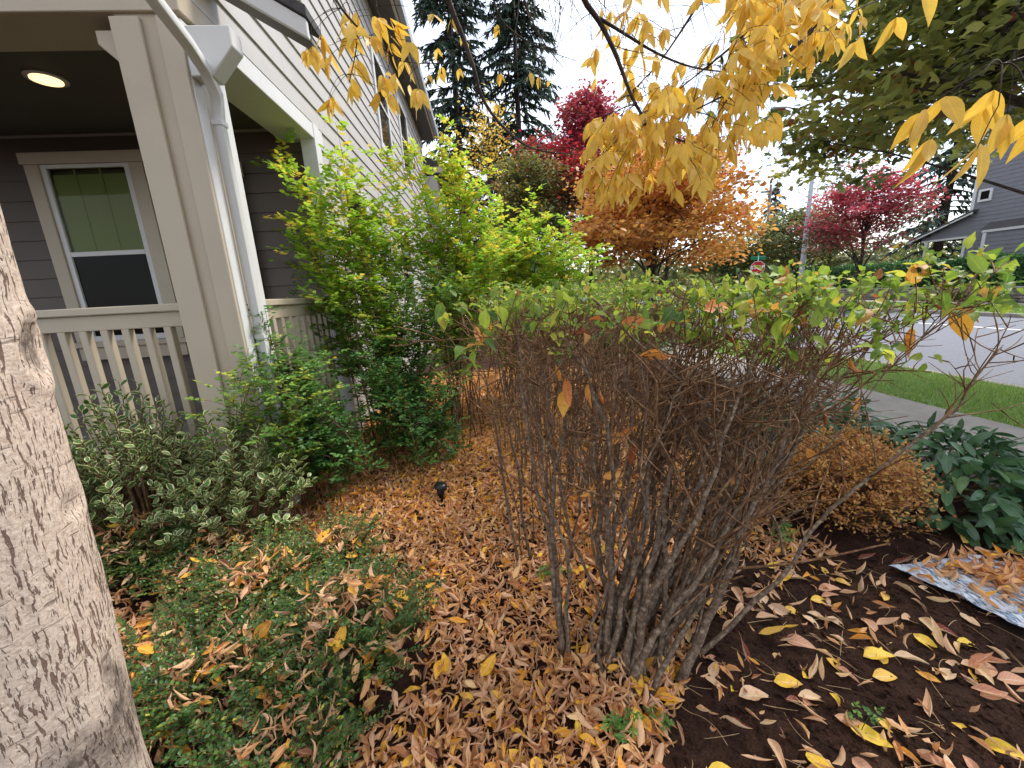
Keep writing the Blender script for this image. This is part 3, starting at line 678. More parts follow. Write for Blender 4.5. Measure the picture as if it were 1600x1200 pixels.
def sapling():
    S = empty('sapling', atY(815, 912, 1.72)*[1, 1, 0]); tag(S, 'single thin bare sapling standing in the leaf litter beside the hedge', 'sapling')
    p = np.array([atY(818, 920, 1.70), atY(800, 830, 1.72), atY(788, 760, 1.75), atY(778, 690, 1.78), atY(768, 630, 1.8), atY(755, 575, 1.8), atY(742, 520, 1.82)])
    V, T = tube(p, [.0085, .008, .0072, .0065, .0058, .004, .002], 7); b = Buf(); b.add(V, T); link('stem', b.mesh('stem', STEM), None, S)
    b = Buf()
    for a, e in (((766, 620), (800, 540)), ((772, 660), (735, 590)), ((760, 600), (715, 545)), ((778, 690), (815, 640)), ((752, 565), (775, 505)), ((785, 740), (815, 700)), ((756, 580), (730, 560))):
        A = atY(*a, 1.8); E_ = atY(*e, 1.8+rng.uniform(-.1, .1)); V, T = tube(bez(A, (A+E_)/2+rng.normal(0, .015, 3), E_, 6), np.linspace(.003, .0013, 6), 4); b.add(V, T)
    tag(link('twigs', b.mesh('twigs', TWIG), None, S), kind='stuff')
sapling()
def stick():
    p = np.array([atY(926, 466, 1.33), atY(985, 525, 1.33), atY(1060, 592, 1.34), atY(1120, 640, 1.36), atY(1205, 692, 1.38)])
    V, T = tube(p, [.0045, .005, .0055, .005, .003], 7); b = Buf(); b.add(V, T)
    o = link('broken_stick', b.mesh('broken_stick', STEM)); tag(o, 'long pale broken stick lying slantwise through the top of the nearest bare shrub', 'stick')
stick()

# ------------------------------------------------------------------ leafy shrubs
def leafy_shrub(label, base, shoots, mat, group=None, r0=.008, K=3, rl=.075, ll=.03, step=.03, start=.35, name='green_shrub', droop=.15, dens=.95, side=5, rmean=.5, stemmat=None, tm=None, sidelen=(.15, .45), rslope=.0):
    base = np.array(base, float); S = empty(name, base); tag(S, label, 'shrub', group); tw = Buf(); P = []; D = []; Rr = []
    for e in shoots:
        b = base+np.array([rng.normal(0, .16), rng.normal(0, .16), 0]); b[2] = gz(b[0], b[1])-.02; e = np.array(e, float)
        c = b+(e-b)*np.array([.3, .3, .62])+rng.normal(0, .06, 3); pts = bez(b, c, e, 16, .015); tn = unit(np.gradient(pts, axis=0)); rr = r0*rng.uniform(.6, 1.2)
        V, T = tube(pts, rr*np.linspace(1, .18, 16), 6); bb = Buf(); bb.add(V, T); link('stem', bb.mesh('stem', stemmat or TWIG), None, S)
        lines = [(pts, start)]
        for q in rng.uniform(max(start-.1, .12), .98, side):
            i = min(int(q*15), 14); d = unit(tn[i]*.7+rdir(1)[0]*.8+np.array([0, 0, .15])); l = rng.uniform(*sidelen)
            e2 = pts[i]+d*l+np.array([0, 0, -.03]); sp_ = bez(pts[i], pts[i]+d*l*.5+np.array([0, 0, .03]), e2, 7)
            V, T = tube(sp_, np.linspace(.0026, .001, 7), 3, False); tw.add(V, T); lines.append((sp_, .15))
        for ln, st in lines:
            seg = np.linalg.norm(np.diff(ln, axis=0), axis=1).sum(); n = max(int(seg*(1-st)/step), 2)
            tt = st+(1-st)*(np.arange(n)+.5)/n; idx = tt*(len(ln)-1); i0 = np.minimum(idx.astype(int), len(ln)-2); fr_ = (idx-i0)[:, None]
            P.append(ln[i0]*(1-fr_)+ln[i0+1]*fr_); tg_ = unit(ln[i0+1]-ln[i0]); az = rng.uniform(0, 6.28, n)
            D.append(unit(tg_*.5+np.stack([np.cos(az), np.sin(az), .25+0*az], -1)))
    P = np.concatenate(P); D = np.concatenate(D); m = rng.random(len(P)) < dens; P = P[m]; D = D[m]
    rn = np.clip(rng.normal(rmean, .2, len(P))+rslope*(P[:, 2]-base[2]-1.0), 0, 1)
    if tw.n: tag(link('twigs', tw.mesh('twigs', TWIG), None, S), kind='stuff')
    b = Buf(); compound(b, tm or LT_TINY, P, D, K, np.full(len(P), rl)*rng.uniform(.7, 1.2, len(P)), np.full(len(P), ll), droop, rn, dens)
    tag(link('leaves', b.mesh('leaves', mat), None, S), kind='stuff'); return S
def px(lst, Y): return [atY(a, b, Y+rng.uniform(-.25, .25)) for a, b in lst]
# tall arching green shrubs against the house
leafy_shrub('tall arching green shrub at the porch corner', (-.95, 3.7, 0), px([(425, 238), (440, 262), (470, 300), (540, 250), (560, 290), (500, 330), (520, 290), (455, 360), (590, 300), (480, 420), (560, 380), (540, 430), (500, 300), (580, 340), (610, 330), (450, 330)], 3.75), GREEN, 'tall green shrubs beside the house', rmean=.66, step=.05, tm=LT_HEX, K=3, rl=.09, ll=.050, rslope=.15, start=.4, side=15, sidelen=(.15, .6))
leafy_shrub('tallest bright green shrub, its shoot tips against the house wall', (-.3, 4.2, 0), px([(700, 222), (690, 250), (725, 270), (640, 238), (655, 275), (610, 280), (740, 300), (760, 330), (680, 310), (620, 350), (660, 380), (720, 390), (780, 370), (700, 340), (640, 320), (590, 400), (760, 400), (735, 330)], 4.2), GREEN, 'tall green shrubs beside the house', rmean=.72, step=.05, tm=LT_HEX, rl=.09, ll=.052, rslope=.15, start=.36, side=16, sidelen=(.2, .65))
leafy_shrub('bright green shrub spilling over the far end of the hedge', (.35, 5.0, 0), px([(780, 320), (800, 345), (830, 340), (860, 360), (885, 345), (900, 385), (850, 395), (800, 390), (770, 350), (820, 410), (880, 410), (910, 405), (760, 420), (840, 430), (870, 385), (825, 375), (790, 420), (900, 430), (930, 415)], 4.8), GREEN, 'tall green shrubs beside the house', rmean=.76, step=.046, tm=LT_HEX, rl=.095, ll=.056, start=.35, rslope=.1, side=14, sidelen=(.2, .6))
leafy_shrub('low leafy green shrub in front of the porch corner', (-1.25, 2.75, 0), px([(345, 560), (375, 545), (410, 530), (440, 515), (470, 530), (500, 560), (520, 590), (380, 600), (430, 580), (470, 600), (350, 640), (420, 640), (500, 640), (460, 560), (540, 620), (530, 660), (400, 480), (390, 570)], 2.7), DKGREEN, 'low green shrubs in front of the porch', r0=.005, rmean=.5, ll=.032, step=.028, start=.2, sidelen=(.12, .38), side=9, name='low_green_shrub', tm=LT_HEX, rslope=.25)
leafy_shrub('low dark green shrub under the tall shrubs', (-.6, 3.2, 0), px([(560, 560), (590, 570), (620, 590), (650, 590), (680, 600), (600, 620), (640, 630), (670, 650), (560, 620), (620, 660), (680, 670), (530, 560), (700, 620)], 3.15), DKGREEN, 'low green shrubs in front of the porch', r0=.005, rmean=.32, ll=.034, step=.028, start=.2, sidelen=(.12, .38), side=10, name='low_green_shrub', tm=LT_HEX)
leafy_shrub('dense mid-height green shrub between the tall shrubs and the porch', (-.8, 3.55, 0), px([(500, 470), (530, 440), (560, 420), (600, 410), (640, 420), (680, 430), (520, 510), (570, 480), (620, 470), (660, 480), (700, 460), (550, 540), (610, 530), (650, 540), (690, 520), (490, 540), (470, 500), (725, 450), (740, 420)], 3.7), DKGREEN, 'tall green shrubs beside the house', rmean=.6, step=.042, tm=LT_HEX, rl=.08, ll=.044, start=.25, side=12, sidelen=(.15, .45), rslope=.1)
leafy_shrub('yellow-green sprawling shrub at the foot of the post', (-1.45, 2.55, 0), px([(330, 600), (360, 580), (390, 600), (420, 560), (450, 590), (480, 620), (350, 660), (400, 650), (440, 660), (480, 670), (385, 540), (425, 600)], 2.35), DKGREEN, 'low green shrubs in front of the porch', r0=.004, rmean=.7, ll=.03, step=.03, start=.2, side=9, sidelen=(.12, .38), name='low_green_shrub', tm=LT_HEX)
def stems_only(label, base, tops, group=None):
    S = empty('bare_shrub', base); tag(S, label, 'shrub', group); b2 = Buf()
    for e in tops:
        b = np.array(base)+np.array([rng.normal(0, .14), rng.normal(0, .14), 0]); pts = bez(b, b+(np.array(e)-b)*[.4, .4, .5], np.array(e), 12, .012)
        V, T = tube(pts, np.linspace(.0075, .003, 12), 6); bb = Buf(); bb.add(V, T); link('stem', bb.mesh('stem', STEM), None, S)
        for q in range(9):
            i = rng.integers(4, 12); d = unit(rdir(1)[0]+np.array([0, 0, .5])); l = rng.uniform(.1, .35); V, T = tube(bez(pts[i], pts[i]+d*l*.5+rng.normal(0, .01, 3), pts[i]+d*l, 4), [.003, .002, .0015, .001], 3, False); b2.add(V, T)
    tag(link('twigs', b2.mesh('twigs', TWIG), None, S), kind='stuff')
stems_only('clump of thin upright bare stems under the tall green shrubs', (-.33, 3.6, 0), px([(690, 480), (710, 470), (730, 500), (745, 480), (720, 520), (700, 440), (760, 490), (735, 450), (675, 500), (715, 560)], 3.6))

# ------------------------------------------------------------------ variegated evergreen, box, laurel, spirea
def variegated(label, c, rad, h, n):
    S = empty('variegated_shrub', c); tag(S, label, 'shrub', 'variegated evergreens in front of the porch'); tw = Buf(); P = []; D = []
    for i in range(n):
        a = rng.uniform(0, 6.28); r = math.sqrt(rng.random())*rad; e = np.array([c[0]+r*math.cos(a), c[1]+r*math.sin(a)*.8, h*(1-.55*(r/rad)**2)*rng.uniform(.55, 1.1)])
        b = np.array([c[0]+r*.3*math.cos(a), c[1]+r*.3*math.sin(a), 0]); pts = bez(b, b+(e-b)*[.4, .4, .7], e, 8); V, T = tube(pts, np.linspace(.004, .0018, 8), 4, False); tw.add(V, T)
        k = rng.integers(9, 15); tt = np.linspace(.6, 1, k); idx = tt*7; i0 = np.minimum(idx.astype(int), 6); fr_ = (idx-i0)[:, None]; P.append(pts[i0]*(1-fr_)+pts[i0+1]*fr_)
        az = np.arange(k)*2.4+rng.uniform(0, 6); D.append(unit(np.stack([np.cos(az), np.sin(az), rng.uniform(.1, .7, k)], -1)+unit(pts[-1]-pts[-2])*.4))
    tag(link('twigs', tw.mesh('twigs', TWIG), None, S), kind='stuff'); P = np.concatenate(P); D = np.concatenate(D); b = Buf()
    mass(b, [leaf(1, .56, 3, 5, .1, .35, 0, .1, 1.5, .7), leaf(1, .54, 3, 5, .2, -.1, 0, -.2, 1.5, .7)], P, frames(D, np.tile([0, 0, 1.0], (len(P), 1))+rng.normal(0, .35, (len(P), 3))), rng.uniform(.036, .062, len(P)), rng.random(len(P)))
    tag(link('leaves', b.mesh('leaves', VARIEG), None, S), kind='stuff')
variegated('cream-edged variegated shrub in front of the porch balusters', (-2.05, 2.25, 0), .46, .98, 170)
variegated('lower cream-edged variegated shrub at the foot of the porch post', (-1.5, 2.2, 0), .42, .78, 150)
variegated('small cream-edged variegated shrub beside the tree trunk', (-2.5, 2.2, 0), .42, .8, 110)

def box_shrub(label, c, rad, h, n):
    z0 = float(gz(c[0], c[1])); S = empty('box_shrub', (c[0], c[1], z0)); tag(S, label, 'shrub', 'low box-leaved evergreens'); tw = Buf(); P = []; D = []
    for i in range(n):
        a = rng.uniform(0, 6.28); r = math.sqrt(rng.random())*rad; st = np.array([c[0]+r*.75*math.cos(a), c[1]+r*.75*math.sin(a), z0+h*(1-.6*(r/rad)**2)*rng.uniform(.3, .85)])
        a2 = a+rng.normal(0, .7); l = rng.uniform(.09, .24); e = st+np.array([math.cos(a2)*l*.8, math.sin(a2)*l*.8, rng.uniform(.0, .15)])
        pts = bez(st, (st+e)/2+np.array([0, 0, .025]), e, 6); V, T = tube(pts, np.linspace(.0016, .0007, 6), 3, False); tw.add(V, T)
        k = int(l/.0072); tt = (np.arange(k)+.5)/k; idx = tt*5; i0 = np.minimum(idx.astype(int), 4); fr_ = (idx-i0)[:, None]; p = pts[i0]*(1-fr_)+pts[i0+1]*fr_; tg_ = unit(pts[i0+1]-pts[i0]); s = unit(np.cross(tg_, [0, 0, 1.0]))*np.where(np.arange(k) % 2, 1, -1)[:, None]
        P.append(p); D.append(s*.9+tg_*.5+rng.normal(0, .25, (k, 3))+np.array([0, 0, .15]))
    tag(link('twigs', tw.mesh('twigs', TWIG), None, S), kind='stuff'); P = np.concatenate(P); D = np.concatenate(D); b = Buf()
    mass(b, LT_TINY, P, frames(D, np.tile([0, 0, 1.0], (len(P), 1))+rng.normal(0, .3, (len(P), 3))), rng.uniform(.012, .020, len(P)), np.clip(rng.normal(.45, .25, len(P)), 0, 1))
    tag(link('leaves', b.mesh('leaves', BOX), None, S), kind='stuff')
BOXES = [(-.6, 1.30, .30, .27), (-.98, 1.15, .22, .2), (-1.1, 1.6, .27, .2), (-.68, .92, .2, .16), (-1.45, 1.95, .3, .2), (-1.95, 2.05, .36, .26), (-1.3, 1.3, .17, .15), (-.85, 1.9, .18, .12)]
BL = ['round dark green low shrub with yellow leaves on it, beside the leaf path', 'dark green low shrub strewn with pale leaves beside the tree trunk', 'middle low box-leaved shrub half buried in fallen leaves', 'low dark green shrub at the bottom edge of the picture', 'low dark shrub below the variegated shrubs', 'low dark green shrub behind the tree trunk', 'small low evergreen at the foot of the tree trunk', 'small flat evergreen at the edge of the leaf path']
for (bx_, by, r, h), lb in zip(BOXES, BL): box_shrub(lb, (bx_, by), r, h, int(420*(r/.32)**2))

def laurel():
    for lab, c, rx, ry, h, n in (('glossy dark green laurel mound beside the sidewalk', (2.8, 2.05), .55, .6, .43, 950), ('second dark laurel mound behind the orange bush', (2.5, 2.85), .6, .55, .46, 700), ('laurel mound at the right edge of the picture', (3.05, 1.5), .4, .42, .36, 420)):
        S = empty('laurel_shrub', (c[0], c[1], 0)); tag(S, lab, 'shrub', 'dark laurel mounds'); tw = Buf()
        u = rng.random(n); a = rng.uniform(0, 6.28, n); el = np.arcsin(rng.uniform(0, 1, n)); rr = rng.uniform(.55, 1.05, n)**.8
        P = np.stack([c[0]+rx*np.cos(a)*np.cos(el)*rr, c[1]+ry*np.sin(a)*np.cos(el)*rr, h*np.sin(el)*rr], -1)
        P[:, 2] += gz(P[:, 0], P[:, 1])*.5+.02
        D = unit(np.stack([np.cos(a), np.sin(a), rng.uniform(-.3, .5, n)], -1)+rng.normal(0, .45, (n, 3))); nr = np.stack([np.cos(a)*.5, np.sin(a)*.5, 0*a+1], -1)+rng.normal(0, .3, (n, 3))
        R = frames(D, nr); sc = rng.uniform(.10, .15, n); rn = np.clip(rng.normal(.5, .22, n), 0, 1)
        mes = leaf_meshes('leaf', LT_LONG, LAUREL, (.1, .4, .6, .9)); order = np.argsort(proj(P)[2])
        for i in order[:130]: child_at('leaf', mes[4*rng.integers(0, 3)+int(rn[i]*3.99)], S, m4(R[i], P[i]-D[i]*.02, sc[i]))
        b = Buf(); rest = order[130:]; mass(b, LT_LONG, P[rest], R[rest], sc[rest], rn[rest]); tag(link('leaves', b.mesh('leaves', LAUREL), None, S), kind='stuff')
        for i in range(26):
            j = rng.integers(0, n); e = P[j]; b0 = np.array([c[0]+rng.normal(0, .06), c[1]+rng.normal(0, .06), -.05]); V, T = tube(bez(b0, b0+(e-b0)*[.4, .4, .7], e, 7), np.linspace(.007, .003, 7), 5, False); tw.add(V, T)
        tag(link('branches_or_core', tw.mesh('branches_or_core', TWIG), None, S), kind='stuff')
laurel()
def spirea():
    c = np.array([2.05, 1.98]); S = empty('spirea_shrub', (c[0], c[1], 0)); tag(S, 'rounded orange-brown twiggy bush beside the dark laurel', 'shrub'); tw = Buf(); P = []; D = []
    for i in range(520):
        a = rng.uniform(0, 6.28); el = math.asin(rng.random()); r = rng.uniform(.8, 1.03); e = np.array([c[0]+.46*math.cos(a)*math.cos(el)*r, c[1]+.42*math.sin(a)*math.cos(el)*r, .06+.50*math.sin(el)*r])
        b = np.array([c[0]+rng.normal(0, .07), c[1]+rng.normal(0, .07), 0]); pts = bez(b, b+(e-b)*[.45, .45, .7], e, 8, .008); V, T = tube(pts, np.linspace(.0026, .0009, 8), 3, False); tw.add(V, T)
        k = 24; tt = rng.uniform(.62, 1, k); idx = tt*7; i0 = np.minimum(idx.astype(int), 6); fr_ = (idx-i0)[:, None]; P.append((pts[i0]*(1-fr_)+pts[i0+1]*fr_)+rng.normal(0, .012, (k, 3))); D.append(rng.normal(0, .7, (k, 3))+unit(e-b)*.6)
    tag(link('twigs', tw.mesh('twigs', TWIG), None, S), kind='stuff'); P = np.concatenate(P); D = np.concatenate(D); b = Buf()
    m = rng.random(len(P)) < np.clip(.3+(P[:, 2]-.1)*2.8, .15, 1); P = P[m]; D = D[m]
    mass(b, LT_TINY, P, frames(D, np.tile([0, 0, 1.0], (len(P), 1))+rng.normal(0, .5, (len(P), 3))), rng.uniform(.015, .028, len(P)), np.clip(rng.normal(.5, .25, len(P)), 0, 1))
    tag(link('leaves', b.mesh('leaves', SPIREA), None, S), kind='stuff')
spirea()
# low bare tangle between the hedge and the orange bush
stems_only('low tangle of bare twigs between hedge and orange bush', (1.35, 1.95, 0), tgt(26, .9, 1.8, 1.6, 2.4, .25, .62))
def weed(label, at_, n, s):
    z0 = float(gz(at_[0], at_[1])); S = empty('weed', (at_[0], at_[1], z0)); tag(S, label, 'weed', 'small green weeds'); b = Buf(); t = Buf()
    P = []; D = []
    for i in range(n):
        a = rng.uniform(0, 6.28); e = np.array([at_[0]+math.cos(a)*s*.8, at_[1]+math.sin(a)*s*.8, z0+s*rng.uniform(.5, 1.1)]); b0 = np.array([at_[0], at_[1], z0]); p = bez(b0, b0+(e-b0)*[.3, .3, .7], e, 6); V, T = tube(p, .0012, 3, False); t.add(V, T)
        P += [p[3], p[4], p[5], p[5]]; D += [rdir(1)[0] for _ in range(4)]
    P = np.array(P); D = np.array(D); D[:, 2] = abs(D[:, 2])*.3; tag(link('stalks', t.mesh('stalks', DKGREEN), None, S), kind='stuff')
    compound(b, LT_OVAL, P, D, 2, np.full(len(P), s*.35), np.full(len(P), s*.24), .05, rng.uniform(.3, .8, len(P))); tag(link('leaves', b.mesh('leaves', DKGREEN), None, S), kind='stuff')
def gpt(x, y, z=0.): d = ray(x, y); return (d*((z-CAMH)/d[2])+CAMP)
weed('small green seedling in front of the nearest bare shrub', gpt(985, 1175)[:2], 5, .07)
weed('tiny green weed at the edge of the dark soil', gpt(1035, 1130)[:2], 3, .05)
weed('thin pale green weed growing in the dark soil', gpt(1340, 1165)[:2], 2, .06)
weed('green weed in the leaf litter behind the sapling', gpt(870, 915)[:2], 4, .08)
weed('green weed under the low dark shrub', gpt(660, 700)[:2], 5, .12)
weed('thin green weed beside the orange bush', gpt(1240, 850)[:2], 4, .1)

# ------------------------------------------------------------------ fallen leaves
def in_soil(x, y): return (x > .42+(y-.8)*.72) & (y < 1.62) | (x > 2.2)
def boxtop(x, y):
    z = np.zeros_like(x)
    for bx_, by, r, h in BOXES:
        q = ((x-bx_)**2+(y-by)**2)/r**2; z = np.maximum(z, h*np.clip(1-.75*q, 0, 1)*(q < 1))
    return z
def litter():
    n = 94000
    x = rng.uniform(-2.7, 1.7, n); y = .55+rng.random(n)**1.3*6.5
    px_, py_, dp = proj(np.stack([x, y, 0*x], -1)); vis = (dp > .2) & (px_ > -60) & (px_ < 1660) & (py_ < 1290)
    soil = in_soil(x, y); keep = vis & (~soil | (rng.random(n) < .06))
    bt = boxtop(x, y); keep &= (bt < .02) | (rng.random(n) < .48)
    keep &= (x < .9) | (rng.random(n) < .6)
    x = x[keep]; y = y[keep]; n = len(x); bt = boxtop(x, y)
    z = gz(x, y)+rng.uniform(.002, .045, n)+bt*rng.uniform(.55, 1.08, n)
    a = rng.uniform(0, 6.28, n); d = np.stack([np.cos(a), np.sin(a), rng.normal(0, .28, n)], -1); nr = np.stack([rng.normal(0, .45, n), rng.normal(0, .45, n), np.ones(n)], -1)
    flip = rng.random(n) < .35; nr[flip, 2] *= -1
    far = np.clip((y-1.6)/2, 0, 1); rnd = np.where(rng.random(n) < .26+.34*far, rng.uniform(.74, 1, n), np.clip(rng.normal(.45, .22, n), 0, .73))
    sc = np.clip(rng.normal(.057, .014, n), .028, .095); b = Buf()
    P = np.stack([x, y, z], -1); F_ = frames(d, nr); nr_ = y < 2.1; fr_ = ~nr_
    mass(b, LT_LIT, P[nr_], F_[nr_], sc[nr_], rnd[nr_]); mass(b, LT_LITF, P[fr_], F_[fr_], sc[fr_], rnd[fr_])
    tag(link('leaf_litter', b.mesh('leaf_litter', LITTER)), 'deep drift of dry tan and orange leaves covering the path', kind='stuff')
litter()
def fallen():
    dry = leaf_meshes('fallen_leaf', LT_DRY, LITTER, (.2, .4, .55, .7)); flat = leaf_meshes('fallen_leaf', LT_FLAT, LITTER, (.8, .88, .97))
    sdry = leaf_meshes('fallen_leaf', LT_DRY[1:], SOILLEAF, (.03, .25, .42, .55)); sflat = leaf_meshes('fallen_leaf', LT_FLAT, SOILLEAF, (.3, .5, .75, .88, .97))
    hues = {.03: 'dark red', .2: 'brown', .25: 'reddish tan', .3: 'pinkish tan', .4: 'light brown', .42: 'pale tan', .5: 'cream', .55: 'tan', .7: 'pale cream', .75: 'golden', .8: 'orange', .88: 'deep yellow', .97: 'bright yellow'}
    def zone(x, y):
        q = proj(np.array([[x, y, 0.]])); u, v = float(q[0][0]), float(q[1][0])
        if v > 1120: w = 'at the bottom edge of the picture'
        elif x > 1.55 and y > 1.0: w = 'near the plastic sheet'
        elif x > 1.3: w = 'towards the right edge of the picture'
        elif y > 1.35 and x > .6: w = 'below the orange bush'
        elif x > .75: w = 'in the middle of the bare soil'
        elif x > .42: w = 'just right of the nearest shrub stems'
        elif x > .0: w = 'in front of the nearest shrub stems' if y < 1.2 else 'beside the sapling'
        else: w = 'beside the low box shrubs'
        return w
    def put(x, y, z, me, s, lab, grp, tilt=.25, ang=None, place=True):
        a = rng.uniform(0, 6.28) if ang is None else ang; d = np.array([math.cos(a), math.sin(a), rng.normal(0, tilt*.6)]); nr = np.array([rng.normal(0, tilt), rng.normal(0, tilt), 1.0])
        R = frames(d[None], nr[None])[0]; o = child_at('fallen_leaf', me, None, m4(R, (x, y, z), s))
        rv = round(float(me.attributes['luv'].data[0].vector[2]), 2); hue = hues[min(hues, key=lambda h_: abs(h_-rv))]
        size = 'large ' if s > .088 else 'small ' if s < .068 else ''
        tag(o, size+hue+' '+lab+' '+(zone(x, y) if place is True else place), 'leaf', grp)
    k = 0
    while k < 192:                                    # on the dark soil
        x = rng.uniform(.3, 2.6); y = rng.uniform(.62, 1.66)
        if not bool(in_soil(np.array(x), np.array(y))) or x > .9+y*1.4: continue
        yel = rng.random() < .36; me = sflat[rng.integers(0, len(sflat))] if yel else sdry[rng.integers(0, len(sdry))]
        put(x, y, float(gz(x, y))+.012+(0 if yel else .004), me, rng.uniform(.065, .115), 'flat leaf on dark soil' if yel else 'curled leaf on dark soil', 'leaves fallen on the dark soil', .3, rng.normal(-.6, .8)); k += 1
    for k in range(72):                               # on top of the litter by the near shrub
        x = rng.uniform(-.55, .55); y = rng.uniform(.7, 1.75); yel = rng.random() < .5
        put(x, y, float(gz(x, y))+.045, flat[rng.integers(0, len(flat))] if yel else dry[rng.integers(0, len(dry))], rng.uniform(.06, .1), 'flat leaf on the litter' if yel else 'curled leaf on the litter', 'leaves on top of the litter', .3)
    k = 0
    while k < 50:                                     # caught on the low evergreens
        jb = rng.integers(0, len(BOXES)); bx_, by, r, h = BOXES[jb]; a = rng.uniform(0, 6.28); q = math.sqrt(rng.random())*r*.9; x = bx_+q*math.cos(a); y = by+q*math.sin(a); yel = rng.random() < .4
        put(x, y, float(gz(x, y))+float(boxtop(np.array([x]), np.array([y]))[0])*1.0+.03, flat[rng.integers(0, len(flat))] if yel else dry[rng.integers(0, len(dry))], rng.uniform(.06, .095), 'flat leaf caught on' if yel else 'curled leaf caught on', 'leaves caught on the low box shrubs', .5, None, ('the round box shrub by the path', 'the box shrub nearest the trunk', 'the middle box shrub', 'the box shrub at the bottom edge', 'the box shrub below the variegated ones', 'the box shrub behind the trunk', 'the smallest box shrub at the trunk', 'the flat box shrub by the path')[jb]); k += 1
    # leaves hung up in the bare shrub
    cm = leaf_meshes('caught_leaf', LT_DRY[:2]+LT_DRY[3:4], DEADLEAF, (.1, .5, .8)); fm = leaf_meshes('caught_leaf', LT_FLAT, DEADLEAF, (.45, .7, .98))
    LST = [(742, 510, 30, 60, 1.8), (752, 535, 34, -60, 1.8), (890, 522, 44, -10, 1.4), (968, 512, 46, -20, 1.45), (998, 556, 56, -12, 1.32), (868, 570, 36, 70, 1.35), (884, 590, 46, 95, 1.33), (925, 590, 50, 100, 1.35), (938, 610, 30, 80, 1.36), (950, 692, 40, -35, 1.3), (940, 745, 40, -10, 1.28), (985, 728, 44, -50, 1.28), (1140, 755, 32, -20, 1.3), (905, 775, 36, -15, 1.3), (930, 790, 34, 80, 1.3), (1496, 480, 48, 70, 1.45), (1455, 476, 36, 10, 1.5), (1160, 500, 40, -60, 1.4), (1195, 520, 36, 90, 1.42), (1425, 510, 40, 60, 1.45), (1245, 480, 40, 70, 1.45), (1100, 485, 50, -18, 1.4), (965, 680, 34, -40, 1.3), (1010, 560, 36, -8, 1.4), (880, 610, 40, 85, 1.36), (1330, 560, 34, 80, 1.4), (1290, 640, 30, 95, 1.35), (760, 600, 26, -40, 1.85), (920, 500, 30, -15, 1.5), (1130, 520, 34, 40, 1.45), (1030, 520, 32, -70, 1.5), (1260, 700, 30, 60, 1.3), (1340, 620, 36, 100, 1.42)]
    for i, (x, y, l, ang, Y) in enumerate(LST):
        p = atY(x, y, Y); q = atY(x+l*math.cos(R_(ang)), y+l*math.sin(R_(ang)), Y+rng.uniform(-.03, .03)); d = q-p; L = np.linalg.norm(d)
        nr = unit(CAMP-p)+rng.normal(0, .45, 3); me = (cm if i % 3 else fm)[rng.integers(0, 9)]
        tag(child_at('caught_leaf', me, None, m4(frames(d[None], nr[None])[0], p, L)), ('dead orange-brown leaf hanging tip-down' if ang > 45 and ang < 135 else 'dead orange-brown leaf lying flat' if abs(ang) < 25 else 'dead orange-brown leaf slanting')+' in the hedge twigs, '+('beside the sapling' if x < 780 else 'left of the broken stick' if x < 950 else 'around the broken stick' if x < 1110 else 'at the road end of the hedge' if x > 1380 else 'right of the broken stick'), 'leaf', 'dead leaves caught in the hedge')
fallen()
def chips():
    n = 9000; x = rng.uniform(.2, 2.7, n); y = rng.uniform(.5, 2.0, n); m = in_soil(x, y); x = x[m]; y = y[m]; n = len(x)
    a = rng.uniform(0, 6.28, n); b = Buf(); d = np.stack([np.cos(a), np.sin(a), rng.normal(0, .3, n)], -1)
    V = np.array([(-.25, 0, 0), (.25, .1, 0), (.2, 1, .05), (-.15, .9, 0), (0, .5, .3)], float); T = np.array([(0, 1, 4), (1, 2, 4), (2, 3, 4), (3, 0, 4)])
    mass(b, [(V, T, np.zeros((5, 3)))], np.stack([x, y, gz(x, y)+.002], -1), frames(d, np.tile([0, 0, 1.0], (n, 1))+rng.normal(0, .4, (n, 3))), rng.gamma(2, .006, n)+.004, rng.random(n))
    tag(link('soil_crumbs', b.mesh('soil_crumbs', SOIL, False)), 'dark crumbs and bark bits on the soil', kind='stuff')
chips()
def stalks():
    b = Buf()
    for i in range(150):
        x = rng.uniform(.2, 2.3); y = rng.uniform(.65, 1.6); z = float(gz(x, y))+.008; a = rng.uniform(0, 6.28); l = rng.uniform(.04, .13); p = np.array([x, y, z]); e = p+np.array([math.cos(a)*l, math.sin(a)*l, rng.uniform(-.004, .012)])
        V, T = tube(bez(p, (p+e)/2+np.array([rng.normal(0, .02), rng.normal(0, .02), rng.uniform(0, .02)]), e, 7), np.linspace(.0011, .0006, 7), 3, False); b.add(V, T)
    tag(link('leaf_stalks', b.mesh('leaf_stalks', STALK)), 'thin pale leaf stalks and bits of twig strewn on the soil', kind='stuff')
STALK = plain('leaf_stalk', lin(196, 164, 120), .7, .3, 9, 0)
stalks()

